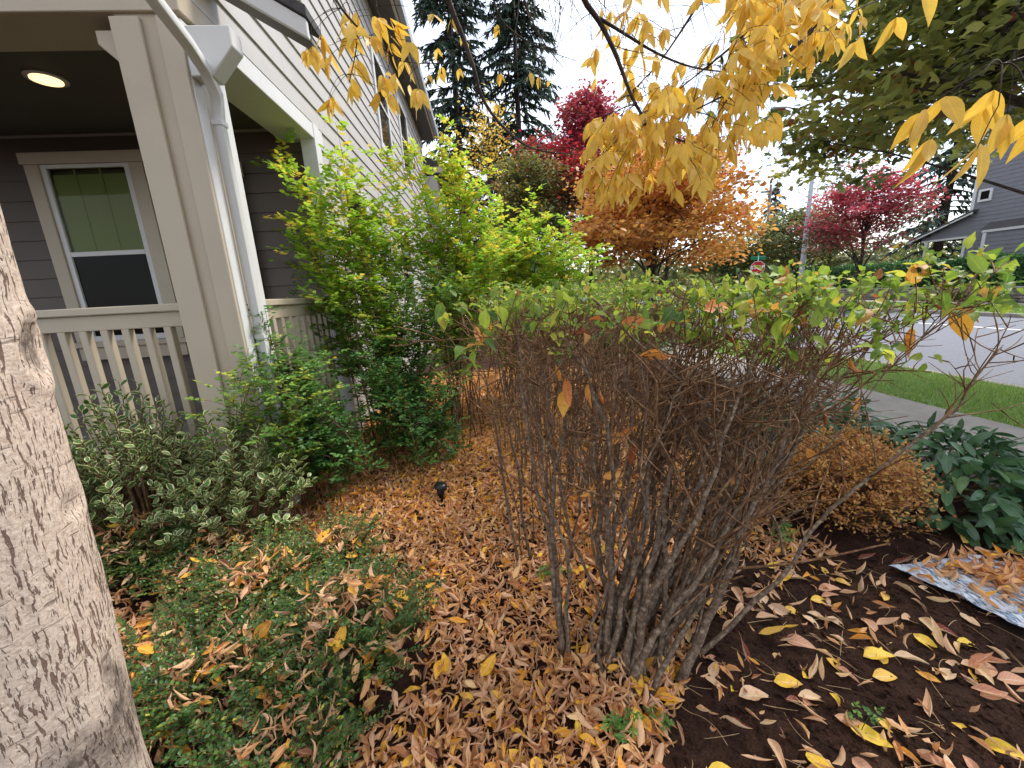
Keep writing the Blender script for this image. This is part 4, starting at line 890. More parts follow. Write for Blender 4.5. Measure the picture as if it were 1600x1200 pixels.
# ------------------------------------------------------------------ the near ash tree
def ash():
    S = empty('ash_tree', (-1.15, .755, 0)); tag(S, 'tree with cracked pinkish bark and drooping yellow leaves overhead', 'tree')
    nz_, na = 260, 150; zs = np.linspace(-.05, 3.6, nz_); th = np.linspace(0, 2*math.pi, na, endpoint=False)
    Z, TH = np.meshgrid(zs, th, indexing='ij'); rad = .20+.035*np.exp(-Z/.12)-.012*Z/3.6
    for i in range(14):
        k = rng.integers(2, 9); q = rng.uniform(1, 7); rad = rad+.0022*np.sin(k*TH+q*Z+rng.uniform(0, 6.28))
    # bark ridges
    lump = np.zeros_like(rad)
    for i in range(40):
        lump += np.sin(rng.integers(18, 46)*TH+rng.normal(0, 12)*Z+rng.uniform(0, 6.28)+1.5*np.sin(rng.uniform(3, 14)*Z+rng.uniform(0, 6.28)))
    rad = rad+.0011*np.clip(lump/4, -1.5, 1.2)
    # old branch scar on the side toward the camera
    th0 = .52; dz = (Z-1.335); dt = (TH-th0+math.pi) % (2*math.pi)-math.pi; e = np.sqrt((dz/.075)**2+(dt/.30)**2); rad = rad+.009*np.exp(-((e-1)/.28)**2)-.012*np.exp(-(e/.8)**2); e2 = np.sqrt(((Z-1.0)/.03)**2+((TH-.45)/.2)**2); rad = rad-.008*np.exp(-e2**2)+.003*np.exp(-((e2-1.4)/.4)**2)
    ax = -1.15+.061*Z; V = np.stack([ax+rad*np.cos(TH), .755+rad*np.sin(TH)+0*Z, Z], -1).reshape(-1, 3)
    i = np.arange(nz_-1)[:, None]*na; j = np.arange(na)[None]; j2 = (j+1) % na; T = np.stack([i+j, i+j2, i+na+j2, i+na+j], -1).reshape(-1, 4)
    stain = np.clip(.95-((Z-.36-.10*np.sin(TH*2+1)-.05*np.sin(TH*7+Z*9))/.24)**2, 0, 1)+1.1*np.exp(-(e/1.0)**2)+.8*np.exp(-(e2/1.2)**2)+.5*np.clip(.2-Z, 0, .2)*5
    A = np.stack([stain, 0*stain, 0*stain], -1).reshape(-1, 3)
    link('trunk', mesh_np('trunk', V, T, A, True, ASHBARK), None, S)
    top = np.array([-.93, .755, 3.55])
    limbs = []
    def branch(p, r, s=7):
        p = np.array(p); q = [p[0]]
        for a, b in zip(p[:-1], p[1:]): q += [a*.67+b*.33, a*.33+b*.67, b]
        q = np.array(q); 
        for _ in range(2): q[1:-1] = (q[:-2]+2*q[1:-1]+q[2:])/4
        b = Buf(); V, T = tube(q, np.linspace(r[0], r[1], len(q)), s); b.add(V, T); link('branch', b.mesh('branch', DARKWOOD), None, S); limbs.append(q); return q
    def pb(lst, r): return branch([atY(*a) for a in lst], r)
    hub1 = np.array([-.2, 1.25, 3.7]); hub2 = np.array([.6, 1.35, 3.1]); hub3 = np.array([.95, .75, 2.9])
    for h_, r in ((hub1, .06), (hub2, .05), (hub3, .045)): branch([top-[0, 0, .4], top+[.1, .05, .1], (top+h_)/2+[0, 0, .25], h_], (r, r*.5), 10)
    def fromhub(h_, lst, r): return branch([h_]+[atY(*a) for a in lst], r)
    fromhub(hub2, [(895, -90, 1.5), (908, 0, 1.52), (935, 28, 1.55), (965, 90, 1.58), (985, 150, 1.6), (1010, 192, 1.6), (1050, 215, 1.6), (1100, 232, 1.58)], (.012, .0025))
    pb([(935, 28, 1.55), (975, 52, 1.57), (1010, 75, 1.6), (1050, 95, 1.6), (1090, 108, 1.62), (1130, 112, 1.62)], (.006, .0022))
    fromhub(hub1, [(690, -40, 1.72), (703, 10, 1.74), (722, 55, 1.75), (742, 110, 1.78), (750, 150, 1.78), (775, 188, 1.8), (815, 226, 1.8), (850, 238, 1.8), (900, 241, 1.8)], (.013, .002))
    pb([(742, 110, 1.78), (741, 135, 1.8), (748, 165, 1.82), (760, 200, 1.8)], (.004, .0012)); pb([(818, 232, 1.8), (850, 212, 1.8), (885, 172, 1.8)], (.003, .001))
    fromhub(hub1, [(505, -60, 1.9), (522, 0, 1.9), (555, 40, 1.92), (590, 70, 1.95), (625, 95, 1.95)], (.008, .0018)); pb([(588, -30, 1.9), (585, 12, 1.9), (600, 38, 1.92), (612, 60, 1.92)], (.005, .0015)); pb([(560, 45, 1.92), (555, 90, 1.92), (545, 130, 1.93)], (.003, .0012)); pb([(625, 95, 1.95), (655, 100, 1.95), (700, 98, 1.95)], (.0025, .001))
    fromhub(hub2, [(1400, -150, 1.7), (1330, -40, 1.65), (1285, 30, 1.62), (1230, 85, 1.6), (1180, 125, 1.6), (1130, 150, 1.58), (1080, 175, 1.55)], (.012, .0022))
    fromhub(hub2, [(1260, -100, 1.8), (1205, 0, 1.75), (1160, 60, 1.72), (1110, 100, 1.7), (1060, 140, 1.68)], (.01, .002))
    fromhub(hub2, [(1130, -90, 1.75), (1095, 0, 1.7), (1070, 40, 1.7), (1030, 100, 1.68), (990, 140, 1.65)], (.008, .0018))
    fromhub(hub3, [(1720, -40, .76), (1660, 50, .72), (1610, 90, .70), (1565, 100, .69)], (.008, .002)); fromhub(hub3, [(1480, -100, .95), (1430, -40, .95), (1405, 0, .95)], (.006, .0015))
    fromhub(hub1, [(800, -60, 2.0), (825, 20, 2.0), (850, 70, 2.0), (880, 105, 2.05)], (.006, .0012)); fromhub(hub1, [(870, -60, 2.0), (878, 30, 2.05), (862, 80, 2.05)], (.005, .001)); fromhub(hub1, [(760, -60, 1.9), (770, 0, 1.95), (785, 40, 2.0), (840, 75, 2.1), (900, 95, 2.1)], (.006, .001))
    allp = np.concatenate(limbs[3:]); tw = Buf()
    # leaf sprays
    poly = np.array([(935, 200), (932, 255), (950, 285), (1050, 262), (1130, 250), (1145, 195), (1190, 165), (1225, 85), (1300, 45), (1335, -20), (1130, -20), (1140, 45), (1085, 105), (1000, 140), (955, 150)], float)
    def inside(p):
        c = False; j = len(poly)-1
        for i in range(len(poly)):
            if (poly[i, 1] > p[1]) != (poly[j, 1] > p[1]) and p[0] < (poly[j, 0]-poly[i, 0])*(p[1]-poly[i, 1])/(poly[j, 1]-poly[i, 1])+poly[i, 0]: c = not c
            j = i
        return c
    roots = []
    while len(roots) < 235:
        p = (rng.uniform(930, 1340), rng.uniform(-20, 290))
        if inside(p): roots.append((*p, rng.uniform(1.38, 1.85), 5))
    for _ in range(34): roots.append((rng.uniform(940, 1110), rng.uniform(-10, 130), rng.uniform(1.5, 1.8), 3))
    for p in ((487, 35, 3), (500, 25, 3), (520, 10, 5), (545, 5, 5), (560, 25, 5), (575, 15, 5), (590, 5, 5), (600, 20, 5), (550, 55, 5), (575, 60, 3), (520, 70, 3), (530, 75, 5), (560, 80, 5), (575, 90, 3), (530, 130, 4), (525, 125, 2), (578, 130, 3), (572, 126, 2), (600, 135, 2), (645, 115, 3), (655, 118, 2), (640, 130, 1), (495, 45, 2), (610, 75, 3), (590, 100, 4), (548, 100, 4), (625, 62, 2), (640, 90, 1), (655, 15, 2), (620, 100, 1)): roots.append((p[0], p[1], 1.93+rng.uniform(-.1, .1), p[2]))
    for p in ((690, 60, 2), (700, 90, 2), (685, 98, 3), (668, 100, 2), (725, 92, 2), (735, 50, 1), (790, 100, 3), (820, 100, 2), (845, 105, 3), (780, 145, 2), (862, 110, 1), (775, 20, 2), (720, 10, 2), (735, 30, 1)): roots.append((p[0], p[1], 2.3+rng.uniform(-.2, .3), p[2]))
    for p in ((1505, 130, 3), (1540, 110, 5), (1575, 105, 5), (1600, 125, 5), (1560, 165, 3), (1625, 150, 5), (1590, 80, 3)): roots.append((p[0], p[1], .70+rng.uniform(-.05, .05), p[2]))
    for p in ((1395, -5, 3), (1425, -12, 3), (1372, 0, 1)): roots.append((p[0], p[1], .95, p[2]))
    LP = []; LD = []; LN = []; LS = []
    for (x, y, Y, k) in roots:
        p = atY(x, y, Y); j = np.argmin(((allp-p)**2).sum(1)+np.where(allp[:, 2] < p[2]-.02, .008, 0)); a = allp[j]
        V, T = tube(bez(a, (a+p)/2+np.array([0, 0, .02]), p, 6), np.linspace(.0016, .0009, 6), 3, False); tw.add(V, T)
        d = unit(p-a+np.array([0, 0, -.02])+rng.normal(0, .06, 3)); d[2] = min(d[2], .1); d = unit(d); s = unit(np.cross(d, [0, 0, 1.0])); rl = .07+.02*k/5
        e = p+d*rl+np.array([0, 0, -.02]); V, T = tube(bez(p, (p+e)/2+np.array([0, 0, .008]), e, 4), .0009, 3, False); tw.add(V, T)
        for q in range(k):
            if q == 0: f = 1.; dd = d*.6
            else: f = .9-.3*((q-1)//2); dd = s*(1 if q % 2 else -1)*.55+d*.25
            LP.append(p+(e-p)*f); LD.append(unit(dd+np.array([0, 0, -.85])+rng.normal(0, .16, 3))); LN.append(unit(rng.normal(0, .6, 3)+np.array([0, -.55, .5]))); LS.append(rng.uniform(.055, .08)*(1.2 if 1.8 < Y < 2.06 and x < 700 else 1))
    LP = np.array(LP); LD = np.array(LD); LN = np.array(LN); LS = np.array(LS); R = frames(LD, LN); rn = np.clip(rng.normal(.55, .24, len(LP)), 0, 1)
    far = LP[:, 1] > 2.08; LS[far] *= .85
    # crown above the frame
    n = 2200; P = np.stack([rng.uniform(-4.6, 1.6, n), rng.uniform(-3.6, 1.35, n), rng.uniform(3.1, 6.2, n)], -1)
    D = rdir(n)*.6+np.array([0, 0, -.8])
    order = np.argsort(proj(LP)[2]/LS); mes = leaf_meshes('leaf', LT_ASH, YEL, (.05, .3, .5, .7, .95))
    for i in order[:300]: child_at('leaf', mes[5*rng.integers(0, 4)+int(rn[i]*4.99)], S, m4(R[i], LP[i], LS[i]))
    rest = order[300:]; b = Buf(); mass(b, LT_ASH, LP[rest], R[rest], LS[rest], rn[rest]); mass(b, LT_TINY, P, frames(D, rdir(n)), rng.uniform(.10, .15, n), rng.random(n))
    tag(link('leaves', b.mesh('leaves', YEL), None, S), kind='stuff')
    # fine bare hanging twigs
    for _ in range(46):
        a = allp[rng.integers(0, len(allp))]; l = rng.uniform(.08, .3); e = a+np.array([rng.normal(0, .12), rng.normal(0, .12), -l*rng.uniform(.2, .9)]); V, T = tube(bez(a, (a+e)/2+rng.normal(0, .03, 3), e, 7, .004), np.linspace(.0017, .0006, 7), 3, False); tw.add(V, T)
    for _ in range(34):
        x = rng.uniform(780, 960); a = atY(x, -25, rng.uniform(1.9, 2.3)); e = atY(x+rng.normal(20, 45), rng.uniform(40, 150), rng.uniform(1.9, 2.3)); V, T = tube(bez(a, (a+e)/2+rng.normal(0, .05, 3), e, 8, .006), np.linspace(.002, .0007, 8), 3, False); tw.add(V, T)
    tag(link('twigs', tw.mesh('twigs', DARKWOOD), None, S), kind='stuff')
ash()

# ------------------------------------------------------------------ small things in the bed
def sheetmat():
    mt, n, b = newmat('plastic_sheet'); co = geopos(n)
    m1 = N(n, 'Mapping', Scale=(30, 9, 9), Rotation=(0, 0, .6)); n.links.new(co, m1.inputs['Vector']); z = N(n, 'TexNoise', Scale=1.2, Detail=6, Roughness=.65); n.links.new(m1.outputs[0], z.inputs['Vector'])
    r = ramp(n, [(.36, lin(52, 54, 70)), (.43, lin(176, 184, 198)), (.52, lin(206, 212, 220)), (.57, lin(70, 76, 92)), (.62, lin(128, 172, 200)), (.70, lin(226, 228, 234)), (.8, lin(120, 110, 140))]); n.links.new(z.outputs['Fac'], r.inputs['Fac']); n.links.new(r.outputs['Color'], b.inputs['Base Color'])
    b.inputs['Roughness'].default_value = .22; b.inputs['Specular IOR Level'].default_value = .6; bump(n, b, z.outputs['Fac'], .5, .02); return mt
def sheet():
    c = [gpt(1386, 893, .03), gpt(1612, 1004, .03), gpt(1760, 960, .03), gpt(1530, 880, .03)]; nu, nv = 46, 26; u, v = np.meshgrid(np.linspace(0, 1, nu), np.linspace(0, 1, nv), indexing='ij'); U = u[..., None]; V_ = v[..., None]
    P = c[0]*(1-U)*(1-V_)+c[1]*U*(1-V_)+c[2]*U*V_+c[3]*(1-U)*V_; h = np.zeros_like(u)
    for i in range(16): h += np.abs(np.sin(rng.normal(0, 9)*u+rng.normal(0, 7)*v+rng.uniform(0, 6.28)))*.0028
    P[..., 0] += .012*np.sin(v*9+u*5); P[..., 1] += .012*np.sin(u*14); P[..., 2] = gz(P[..., 0], P[..., 1])+.006+h
    i = np.arange(nu-1)[:, None]*nv+np.arange(nv-1)[None]; T = np.stack([i, i+nv, i+nv+1, i+1], -1).reshape(-1, 4)
    o = link('plastic_sheet', mesh_np('plastic_sheet', P.reshape(-1, 3), T, None, False, sheetmat())); tag(o, 'crumpled shiny white and blue plastic sheet on the soil, covered in leaves', 'plastic sheet')
    md = o.modifiers.new('thickness', 'SOLIDIFY'); md.thickness = .0008
    n = 400; uu = rng.beta(1.2, 1, n); vv = np.clip(rng.beta(1.9, 1.3, n)*1.12, .06, 1.08); uu = uu[:, None]; vv2 = vv[:, None]
    Q = c[0]*(1-uu)*(1-vv2)+c[1]*uu*(1-vv2)+c[2]*uu*vv2+c[3]*(1-uu)*vv2; Q[:, 2] = gz(Q[:, 0], Q[:, 1])+rng.uniform(.03, .06, n); a = rng.uniform(0, 6.28, n); b = Buf()
    mass(b, LT_DRY, Q, frames(np.stack([np.cos(a), np.sin(a), rng.normal(0, .25, n)], -1), np.stack([rng.normal(0, .4, n), rng.normal(0, .4, n), np.ones(n)], -1)), rng.uniform(.05, .085, n), np.where(rng.random(n) < .25, rng.uniform(.75, 1, n), rng.uniform(.1, .7, n)))
    tag(link('leaf_pile', b.mesh('leaf_pile', LITTER)), 'pile of brown leaves lying on the plastic sheet', kind='stuff')
sheet()
def spike():
    p = gpt(690, 783); S = empty('path_light', (p[0], p[1], 0)); tag(S, 'small black plastic path light sticking out of the leaf litter', 'path light')
    b = Buf(); V, T = tube([(p[0], p[1], -.05), (p[0], p[1], .05), (p[0], p[1], .055), (p[0], p[1], .10)], [.018, .018, .024, .028], 16); b.add(V, T); link('stake', b.mesh('stake', BLACKP), None, S)
    b = Buf(); V, T = tube([(p[0], p[1], .1), (p[0]+.004, p[1], .112), (p[0]+.005, p[1], .13), (p[0]+.005, p[1], .134)], [.045, .047, .04, .02], 20); b.add(V, T); link('cap', b.mesh('cap', BLACKP), None, S)
spike()

# ------------------------------------------------------------------ trees
def tree(name, label, base, h, cr, cz, rx, ry, rz, n, ls, mat, clumps, trunk=.12, group=None, tmpl=None, sig=.13, mats=None, rslope=0., limbs=14):
    base = np.array(base, float); S = empty(name, base); tag(S, label, 'tree', group)
    c = np.array([base[0]+cr[0], base[1]+cr[1], cz])
    pts = bez(base-[0, 0, .1], base+[cr[0]*.3, cr[1]*.3, cz*.5], c+[0, 0, rz*.4], 12, .03); b = Buf(); V, T = tube(pts, np.linspace(trunk, trunk*.25, 12), 10); b.add(V, T); link('trunk', b.mesh('trunk', DARKWOOD), None, S)
    d = rdir(clumps); d[:, 2] = np.where(d[:, 2] < -.6, -d[:, 2], d[:, 2]); q = c+d*np.array([rx, ry, rz])*(rng.random(clumps)**.4)[:, None]*rng.uniform(.8, 1.1, clumps)[:, None]
    b = Buf()
    for i in range(min(limbs*3, clumps)):
        k = rng.integers(4, 12); V, T = tube(bez(pts[k], (pts[k]+q[i])/2+np.array([0, 0, .1*rz]), q[i], 8, .03), np.linspace(trunk*(.4 if i < limbs else .15), .006, 8), 5, False); b.add(V, T)
    tag(link('limbs', b.mesh('limbs', DARKWOOD), None, S), kind='stuff')
    m = n//clumps; off = rng.normal(0, 1, (clumps, m, 3))*np.array([rx, ry, rz*.55])*sig; P = (q[:, None]+off).reshape(-1, 3); nn = len(P)
    nr = np.array([0, 0, .9])+rng.normal(0, .5, (nn, 3)); a = rng.uniform(0, 6.28, nn); D = np.stack([np.cos(a), np.sin(a), rng.normal(-.25, .35, nn)], -1)
    rn = np.clip(np.repeat(rng.normal(.5, .2, clumps), m)+rng.normal(0, .12, nn)+rslope*(P[:, 2]-cz)/rz, 0, 1); b = Buf(); mass(b, tmpl or LT_TINY, P, frames(D, nr), rng.uniform(.7, 1.2, nn)*ls, rn)
    tag(link('crown', b.mesh('crown', mat), None, S), kind='stuff'); return S
tree('maple_tree', 'dark green maple reaching in from the right over the street', (6.0, 2.6, -.1), 7, (.5, 1.9), 3.95, 3.1, 2.9, 2.0, 20000, .12, DKMAPLE, 260, .13, tmpl=LT_STAR, sig=.10, limbs=34)
tree('maple_tree', 'orange maple on the roadside strip behind the hedge', (5.25, 12.0, -.05), 6, (0, 0), 3.0, 2.75, 2.6, 2.1, 15500, .15, ORANGE, 130, .09, tmpl=LT_HEX, sig=.12, rslope=.12, limbs=20)
tree('maple_tree', 'tall crimson maple behind the green shrubs', (5.4, 19.5, 0), 11, (-.2, 0), 7.2, 1.5, 1.5, 3.2, 8000, .2, REDM, 90, .14, sig=.16, rslope=.2)
tree('maple_tree', 'olive and crimson maple beside the tall crimson one', (3.6, 18.5, 0), 8, (.1, 0), 4.8, 2.6, 2.2, 2.8, 13000, .2, MIXM, 110, .12, sig=.15, rslope=.6)
tree('maple_tree', 'red maple glimpsed behind the yellow leaves', (9.6, 20.5, -.1), 9, (0, 0), 6.0, 3.2, 2.4, 2.3, 9000, .22, MIXM, 90, .13, sig=.14, rslope=.35)
tree('maple_tree', 'bright pink-red maple across the street', (17.2, 17.4, 0), 6.5, (0, 0), 3.5, 2.4, 2.2, 2.2, 8500, .17, MIXM2, 100, .1, sig=.14, rslope=.45)
tree('maple_tree', 'crimson-tipped maple close behind the orange one', (7.6, 18.0, -.1), 8, (0, 0), 4.6, 2.6, 2.2, 2.4, 9000, .2, MIXM, 90, .12, sig=.14, rslope=.5)
tree('birch_tree', 'thin yellow-leaved birch in front of the firs', (.6, 19.0, 0), 10, (.1, 0), 6.4, 1.2, 1.1, 3.0, 1100, .16, BIRCHL, 70, .06, sig=.3)
tree('alder_tree', 'pale olive tree behind the tall green shrubs', (2.0, 16.5, 0), 7, (0, 0), 4.2, 1.6, 1.4, 2.2, 7000, .16, OLIVE, 70, .09, sig=.16)
tree('alder_tree', 'olive tree standing behind the street lamp', (22.5, 27.5, 0), 7, (0, 0), 3.3, 4.2, 3, 2.6, 9000, .26, OLIVE, 90, .12, sig=.14)
tree('alder_tree', 'low golden-olive tree behind the stop sign', (19.5, 31, 0), 6, (0, 0), 2.8, 3.6, 2.6, 2.2, 7000, .28, OLIVE, 70, .12, sig=.14, rslope=.3)
tree('alder_tree', 'bare-topped grey tree far behind the pink-red maple', (27, 30, 0), 11, (0, 0), 6.5, 3, 3, 3.6, 1200, .2, OLIVE, 60, .12, sig=.2, limbs=30)
for lab, c, r in (('low dark green bush under the orange maple', (4.2, 10.5), (1.0, .8, .9)), ('low olive bush behind the orange maple', (6.9, 14.5), (1.6, 1.0, 1.0)), ('low green bush at the far end of the hedge', (2.7, 8.6), (1.1, .9, 1.15)), ('dark bush beyond the far end of the hedge', (2.0, 11.5), (1.3, 1.0, 1.5))):
    S_ = empty('roadside_bush', (c[0], c[1], -.1)); tag(S_, lab, 'bush', 'low bushes behind the hedge'); n_ = 4200; d_ = rdir(n_); d_[:, 2] = abs(d_[:, 2]); lump_ = 1+.18*np.sin(d_[:, 0]*6+c[0])+.15*np.sin(d_[:, 1]*7)+.12*np.sin(d_[:, 2]*9); P_ = np.array([c[0], c[1], -.1])+d_*np.array(r)*(rng.random(n_)**.3*lump_)[:, None]; b_ = Buf(); mass(b_, LT_HEX, P_, frames(rdir(n_)+d_, d_+rdir(n_)*.7), rng.uniform(.06, .11, n_), np.clip(rng.normal(.35, .2, n_), 0, 1)); tag(link('leaves', b_.mesh('leaves', OLIVE if 'olive' in lab else DKGREEN), None, S_), kind='stuff'); b_ = Buf()
    for i in range(12): V_, T_ = tube(bez(np.array([c[0], c[1], -.1]), np.array([c[0], c[1], .3])+rng.normal(0, .15, 3), P_[i], 6), np.linspace(.03, .008, 6), 5, False); b_.add(V_, T_)
    tag(link('branches_or_core', b_.mesh('branches_or_core', DARKWOOD), None, S_), kind='stuff')
def fir(label, base, h, w, n=30):
    base = np.array(base, float); S = empty('fir_tree', base); tag(S, label, 'tree', 'tall dark firs'); cyl('trunk', base-[0, 0, .2], base+[0, 0, h], .35, .05, DARKWOOD, S, 10)
    tw = Buf(); P = []; D = []
    for i in range(n*7):
        t = rng.random()**.85; z = 1.5+t*(h-1.8); l = w*(1-t)**.75*rng.uniform(.55, 1.15)+.3; a = rng.uniform(0, 6.28); d = np.array([math.cos(a), math.sin(a), 0]); p0 = base+[0, 0, z]; e = p0+d*l+np.array([0, 0, -l*.32]); c = p0+d*l*.5+np.array([0, 0, -.02*l]); pts = bez(p0, c, e, 8); V, T = tube(pts, np.linspace(.05, .012, 8), 4, False); tw.add(V, T)
        k = int(14+l*13); tt = rng.uniform(.12, 1, k); idx = tt*7; i0 = np.minimum(idx.astype(int), 6); f = (idx-i0)[:, None]; pp = pts[i0]*(1-f)+pts[i0+1]*f; s = np.array([-d[1], d[0], 0]); sg = rng.choice([-1, 1], k)[:, None]
        P.append(pp); D.append(d*.55+s*sg*rng.uniform(.2, 1, k)[:, None]+np.array([0, 0, -.45])+rng.normal(0, .25, (k, 3)))
    tag(link('limbs', tw.mesh('limbs', DARKWOOD), None, S), kind='stuff'); P = np.concatenate(P); D = np.concatenate(D); b = Buf()
    mass(b, LT_NEEDLE, P, frames(D, np.array([0, 0, 1.0])+rng.normal(0, .3, (len(P), 3))), rng.uniform(.3, .75, len(P)), np.clip(rng.normal(.4, .25, len(P)), 0, 1)); tag(link('crown', b.mesh('crown', FIRN), None, S), kind='stuff')
fir('tall dark fir close to the house eave', (-.9, 32, 0), 29, 5.2, 46)
fir('tall dark fir farther from the eave, right of its twin', (3.6, 33, 0), 28, 5.4, 46)
fir('dark fir behind the pink-red maple', (36, 30, 0), 20, 4.0, 22)
fir('distant fir beside the utility pole', (37, 50, 0), 13, 3.0, 16)
def woods():
    n = 16000; x = rng.uniform(-30, 75, n); y = rng.uniform(46, 70, n); h = 4+1.6*np.sin(x*.35)+1.2*np.sin(x*.9+1)+1.0*np.sin(x*2.1); z = rng.random(n)**.8*h
    P = np.stack([x, y, z], -1); a = rdir(n); b = Buf(); mass(b, LT_TINY, P, frames(a, rdir(n)+np.array([0, -.5, .6])), rng.uniform(.6, 1.2, n), np.clip(rng.normal(.4, .25, n), 0, 1)); tag(link('far_woods', b.mesh('far_woods', OLIVE)), 'far belt of olive trees at the end of the street', kind='stuff')
woods()

# ------------------------------------------------------------------ across the street
def across():
    Wl = empty('stone_wall', (20.8, 14, 0)); tag(Wl, 'low grey stacked-stone retaining wall across the street', 'wall')
    box('core', 20.86, 21.3, 9, 30, -.2, .50, STONE, Wl, 0); box('coping', 20.72, 21.34, 9, 30, .505, .575, CONCRETE, Wl, .01)
    sm = [boxmesh('stone', 0, .13, 0, 1, 0, .12, STONE, .02) for _ in range(1)]
    for c in range(4):
        y = 9.0+rng.uniform(0, .3)
        while y < 24.8:
            w = rng.uniform(.25, .55); o = link('stone', sm[0], None, Wl); o.location = Vector((20.74+rng.uniform(0, .035), y, c*.127-.01))+o.location; o.scale = (1, w-.012, rng.uniform(.93, 1)); y += w
    Hd = empty('clipped_hedge', (22.2, 18, .4)); tag(Hd, 'clipped dark green hedge above the stone wall', 'hedge')
    box('branches_or_core', 21.75, 22.7, 12, 27, .3, 1.55, HEDGED, Hd, .1)  # solid core box added inside the hedge to block the view through
    n = 15000; f = rng.random(n); y = rng.uniform(11.9, 27, n); top = f < .45; x = np.where(top, rng.uniform(21.6, 22.8, n), 21.6+rng.normal(0, .06, n)); z = np.where(top, 1.72+rng.normal(0, .06, n)+.06*np.sin(y*2), rng.uniform(.35, 1.75, n))
    D = rdir(n)+np.array([-.4, 0, .4]); b = Buf(); mass(b, LT_TINY, np.stack([x, y, z], -1), frames(D, rdir(n)+np.array([-.5, 0, .6])), rng.uniform(.09, .17, n), np.clip(rng.normal(.5, .25, n)+np.where(top, .15, 0), 0, 1)); tag(link('leaves', b.mesh('leaves', HEDGED), None, Hd), kind='stuff')
    for lab, y0 in (('round dark shrub at the foot of the stone wall, nearer the far hedge end', 16.0), ('round dark shrub at the foot of the stone wall, nearer the right edge', 14.6)):
        S = empty('round_shrub', (20.4, y0, 0)); tag(S, lab, 'shrub', 'small shrubs below the stone wall'); n = 1500; d = rdir(n); d[:, 2] = abs(d[:, 2]); P = np.array([20.4, y0, 0])+d*np.array([.25, .5, .38])*(rng.random(n)**.3)[:, None]; b = Buf(); mass(b, LT_TINY, P, frames(rdir(n)+d, d+rdir(n)*.6), rng.uniform(.06, .11, n), rng.uniform(.1, .6, n)); tag(link('leaves', b.mesh('leaves', OLIVE), None, S), kind='stuff')
        cyl('stem', (20.4, y0, -.05), (20.4, y0, .25), .03, .02, DARKWOOD, S, 6)
    # far house: wall in the plane X = 25 facing the street
    F = empty('house', (25, 18, 0)); tag(F, 'grey house with white trim behind the hedge across the street', 'house')
    ex = .19
    def board(y0, y1, z): prism('siding_board', [(25, z), (24.98, z), (24.994, z+ex+.01), (25, z+ex+.01)], 'y', y0, y1, GREYSIDE, F, 0)
    box('wall', 25.005, 31, 8, 19.6, .3, 8.2, GREYSIDE, F, 0)
    z = .6
    while z < 8: board(8.2, 19.6, z); z += ex
    # side porch wing with sloping roof; opening with white frame
    z = 2.95
    while z < 3.9: board(19.6, 19.6+(3.95-z)*2.1, z); z += ex
    box('corner_board', 24.95, 25.02, 19.52, 19.66, 3.95, 8, WHITE, F, 0); box('post', 24.93, 25.06, 21.35, 21.5, .4, 2.86, WHITE, F, .01); box('corner_board', 24.95, 25.02, 19.55, 19.68, .4, 2.86, WHITE, F, .01); box('beam', 24.93, 25.06, 19.55, 21.7, 2.862, 2.96, WHITE, F, .01)
    prism('roof', [(22.2, 2.93), (19.3, 4.08), (19.3, 4.2), (22.2, 3.05)], 'x', 24.7, 29, SHINGLE, F); prism('rake_board', [(22.25, 2.85), (19.3, 4.0), (19.3, 4.07), (22.25, 2.925)], 'x', 24.66, 24.73, WHITE, F)
    box('bay', 24.55, 24.99, 9, 18.5, .6, 3.0, GREYSIDE, F, 0); box('corner_board', 24.5, 24.6, 18.42, 18.56, .6, 3.0, WHITE, F, 0); box('trim', 24.47, 24.6, 9, 18.6, 3.0, 3.13, WHITE, F, .01)
    z = .65
    while z < 2.95: prism('siding_board', [(24.55, z), (24.53, z), (24.544, z+ex+.01), (24.55, z+ex+.01)], 'y', 9, 18.41, GREYSIDE, F, 0); z += ex
    prism('roof', [(24.45, 3.135), (24.99, 3.135), (24.99, 3.5)], 'y', 8.9, 18.7, SHINGLE, F)
    w = box('window', 24.94, 24.985, 18.95, 19.3, 4.62, 5.0, GLASS, F, 0)
    for a in ((18.85, 19.4, 5.0, 5.1), (18.85, 19.4, 4.52, 4.62), (18.85, 18.949, 4.621, 4.999), (19.301, 19.4, 4.621, 4.999)): box('frame', 24.92, 24.985, a[0], a[1], a[2], a[3], WHITE, w, .005)
    prism('roof', [(8, 8.2), (19.9, 8.2), (14, 10.5)], 'x', 24.6, 31, SHINGLE, F)
across()
def oct_(r, y, x0, z0): return [(x0+r*math.cos(R_(22.5+45*i)), z0+r*math.sin(R_(22.5+45*i))) for i in range(8)]
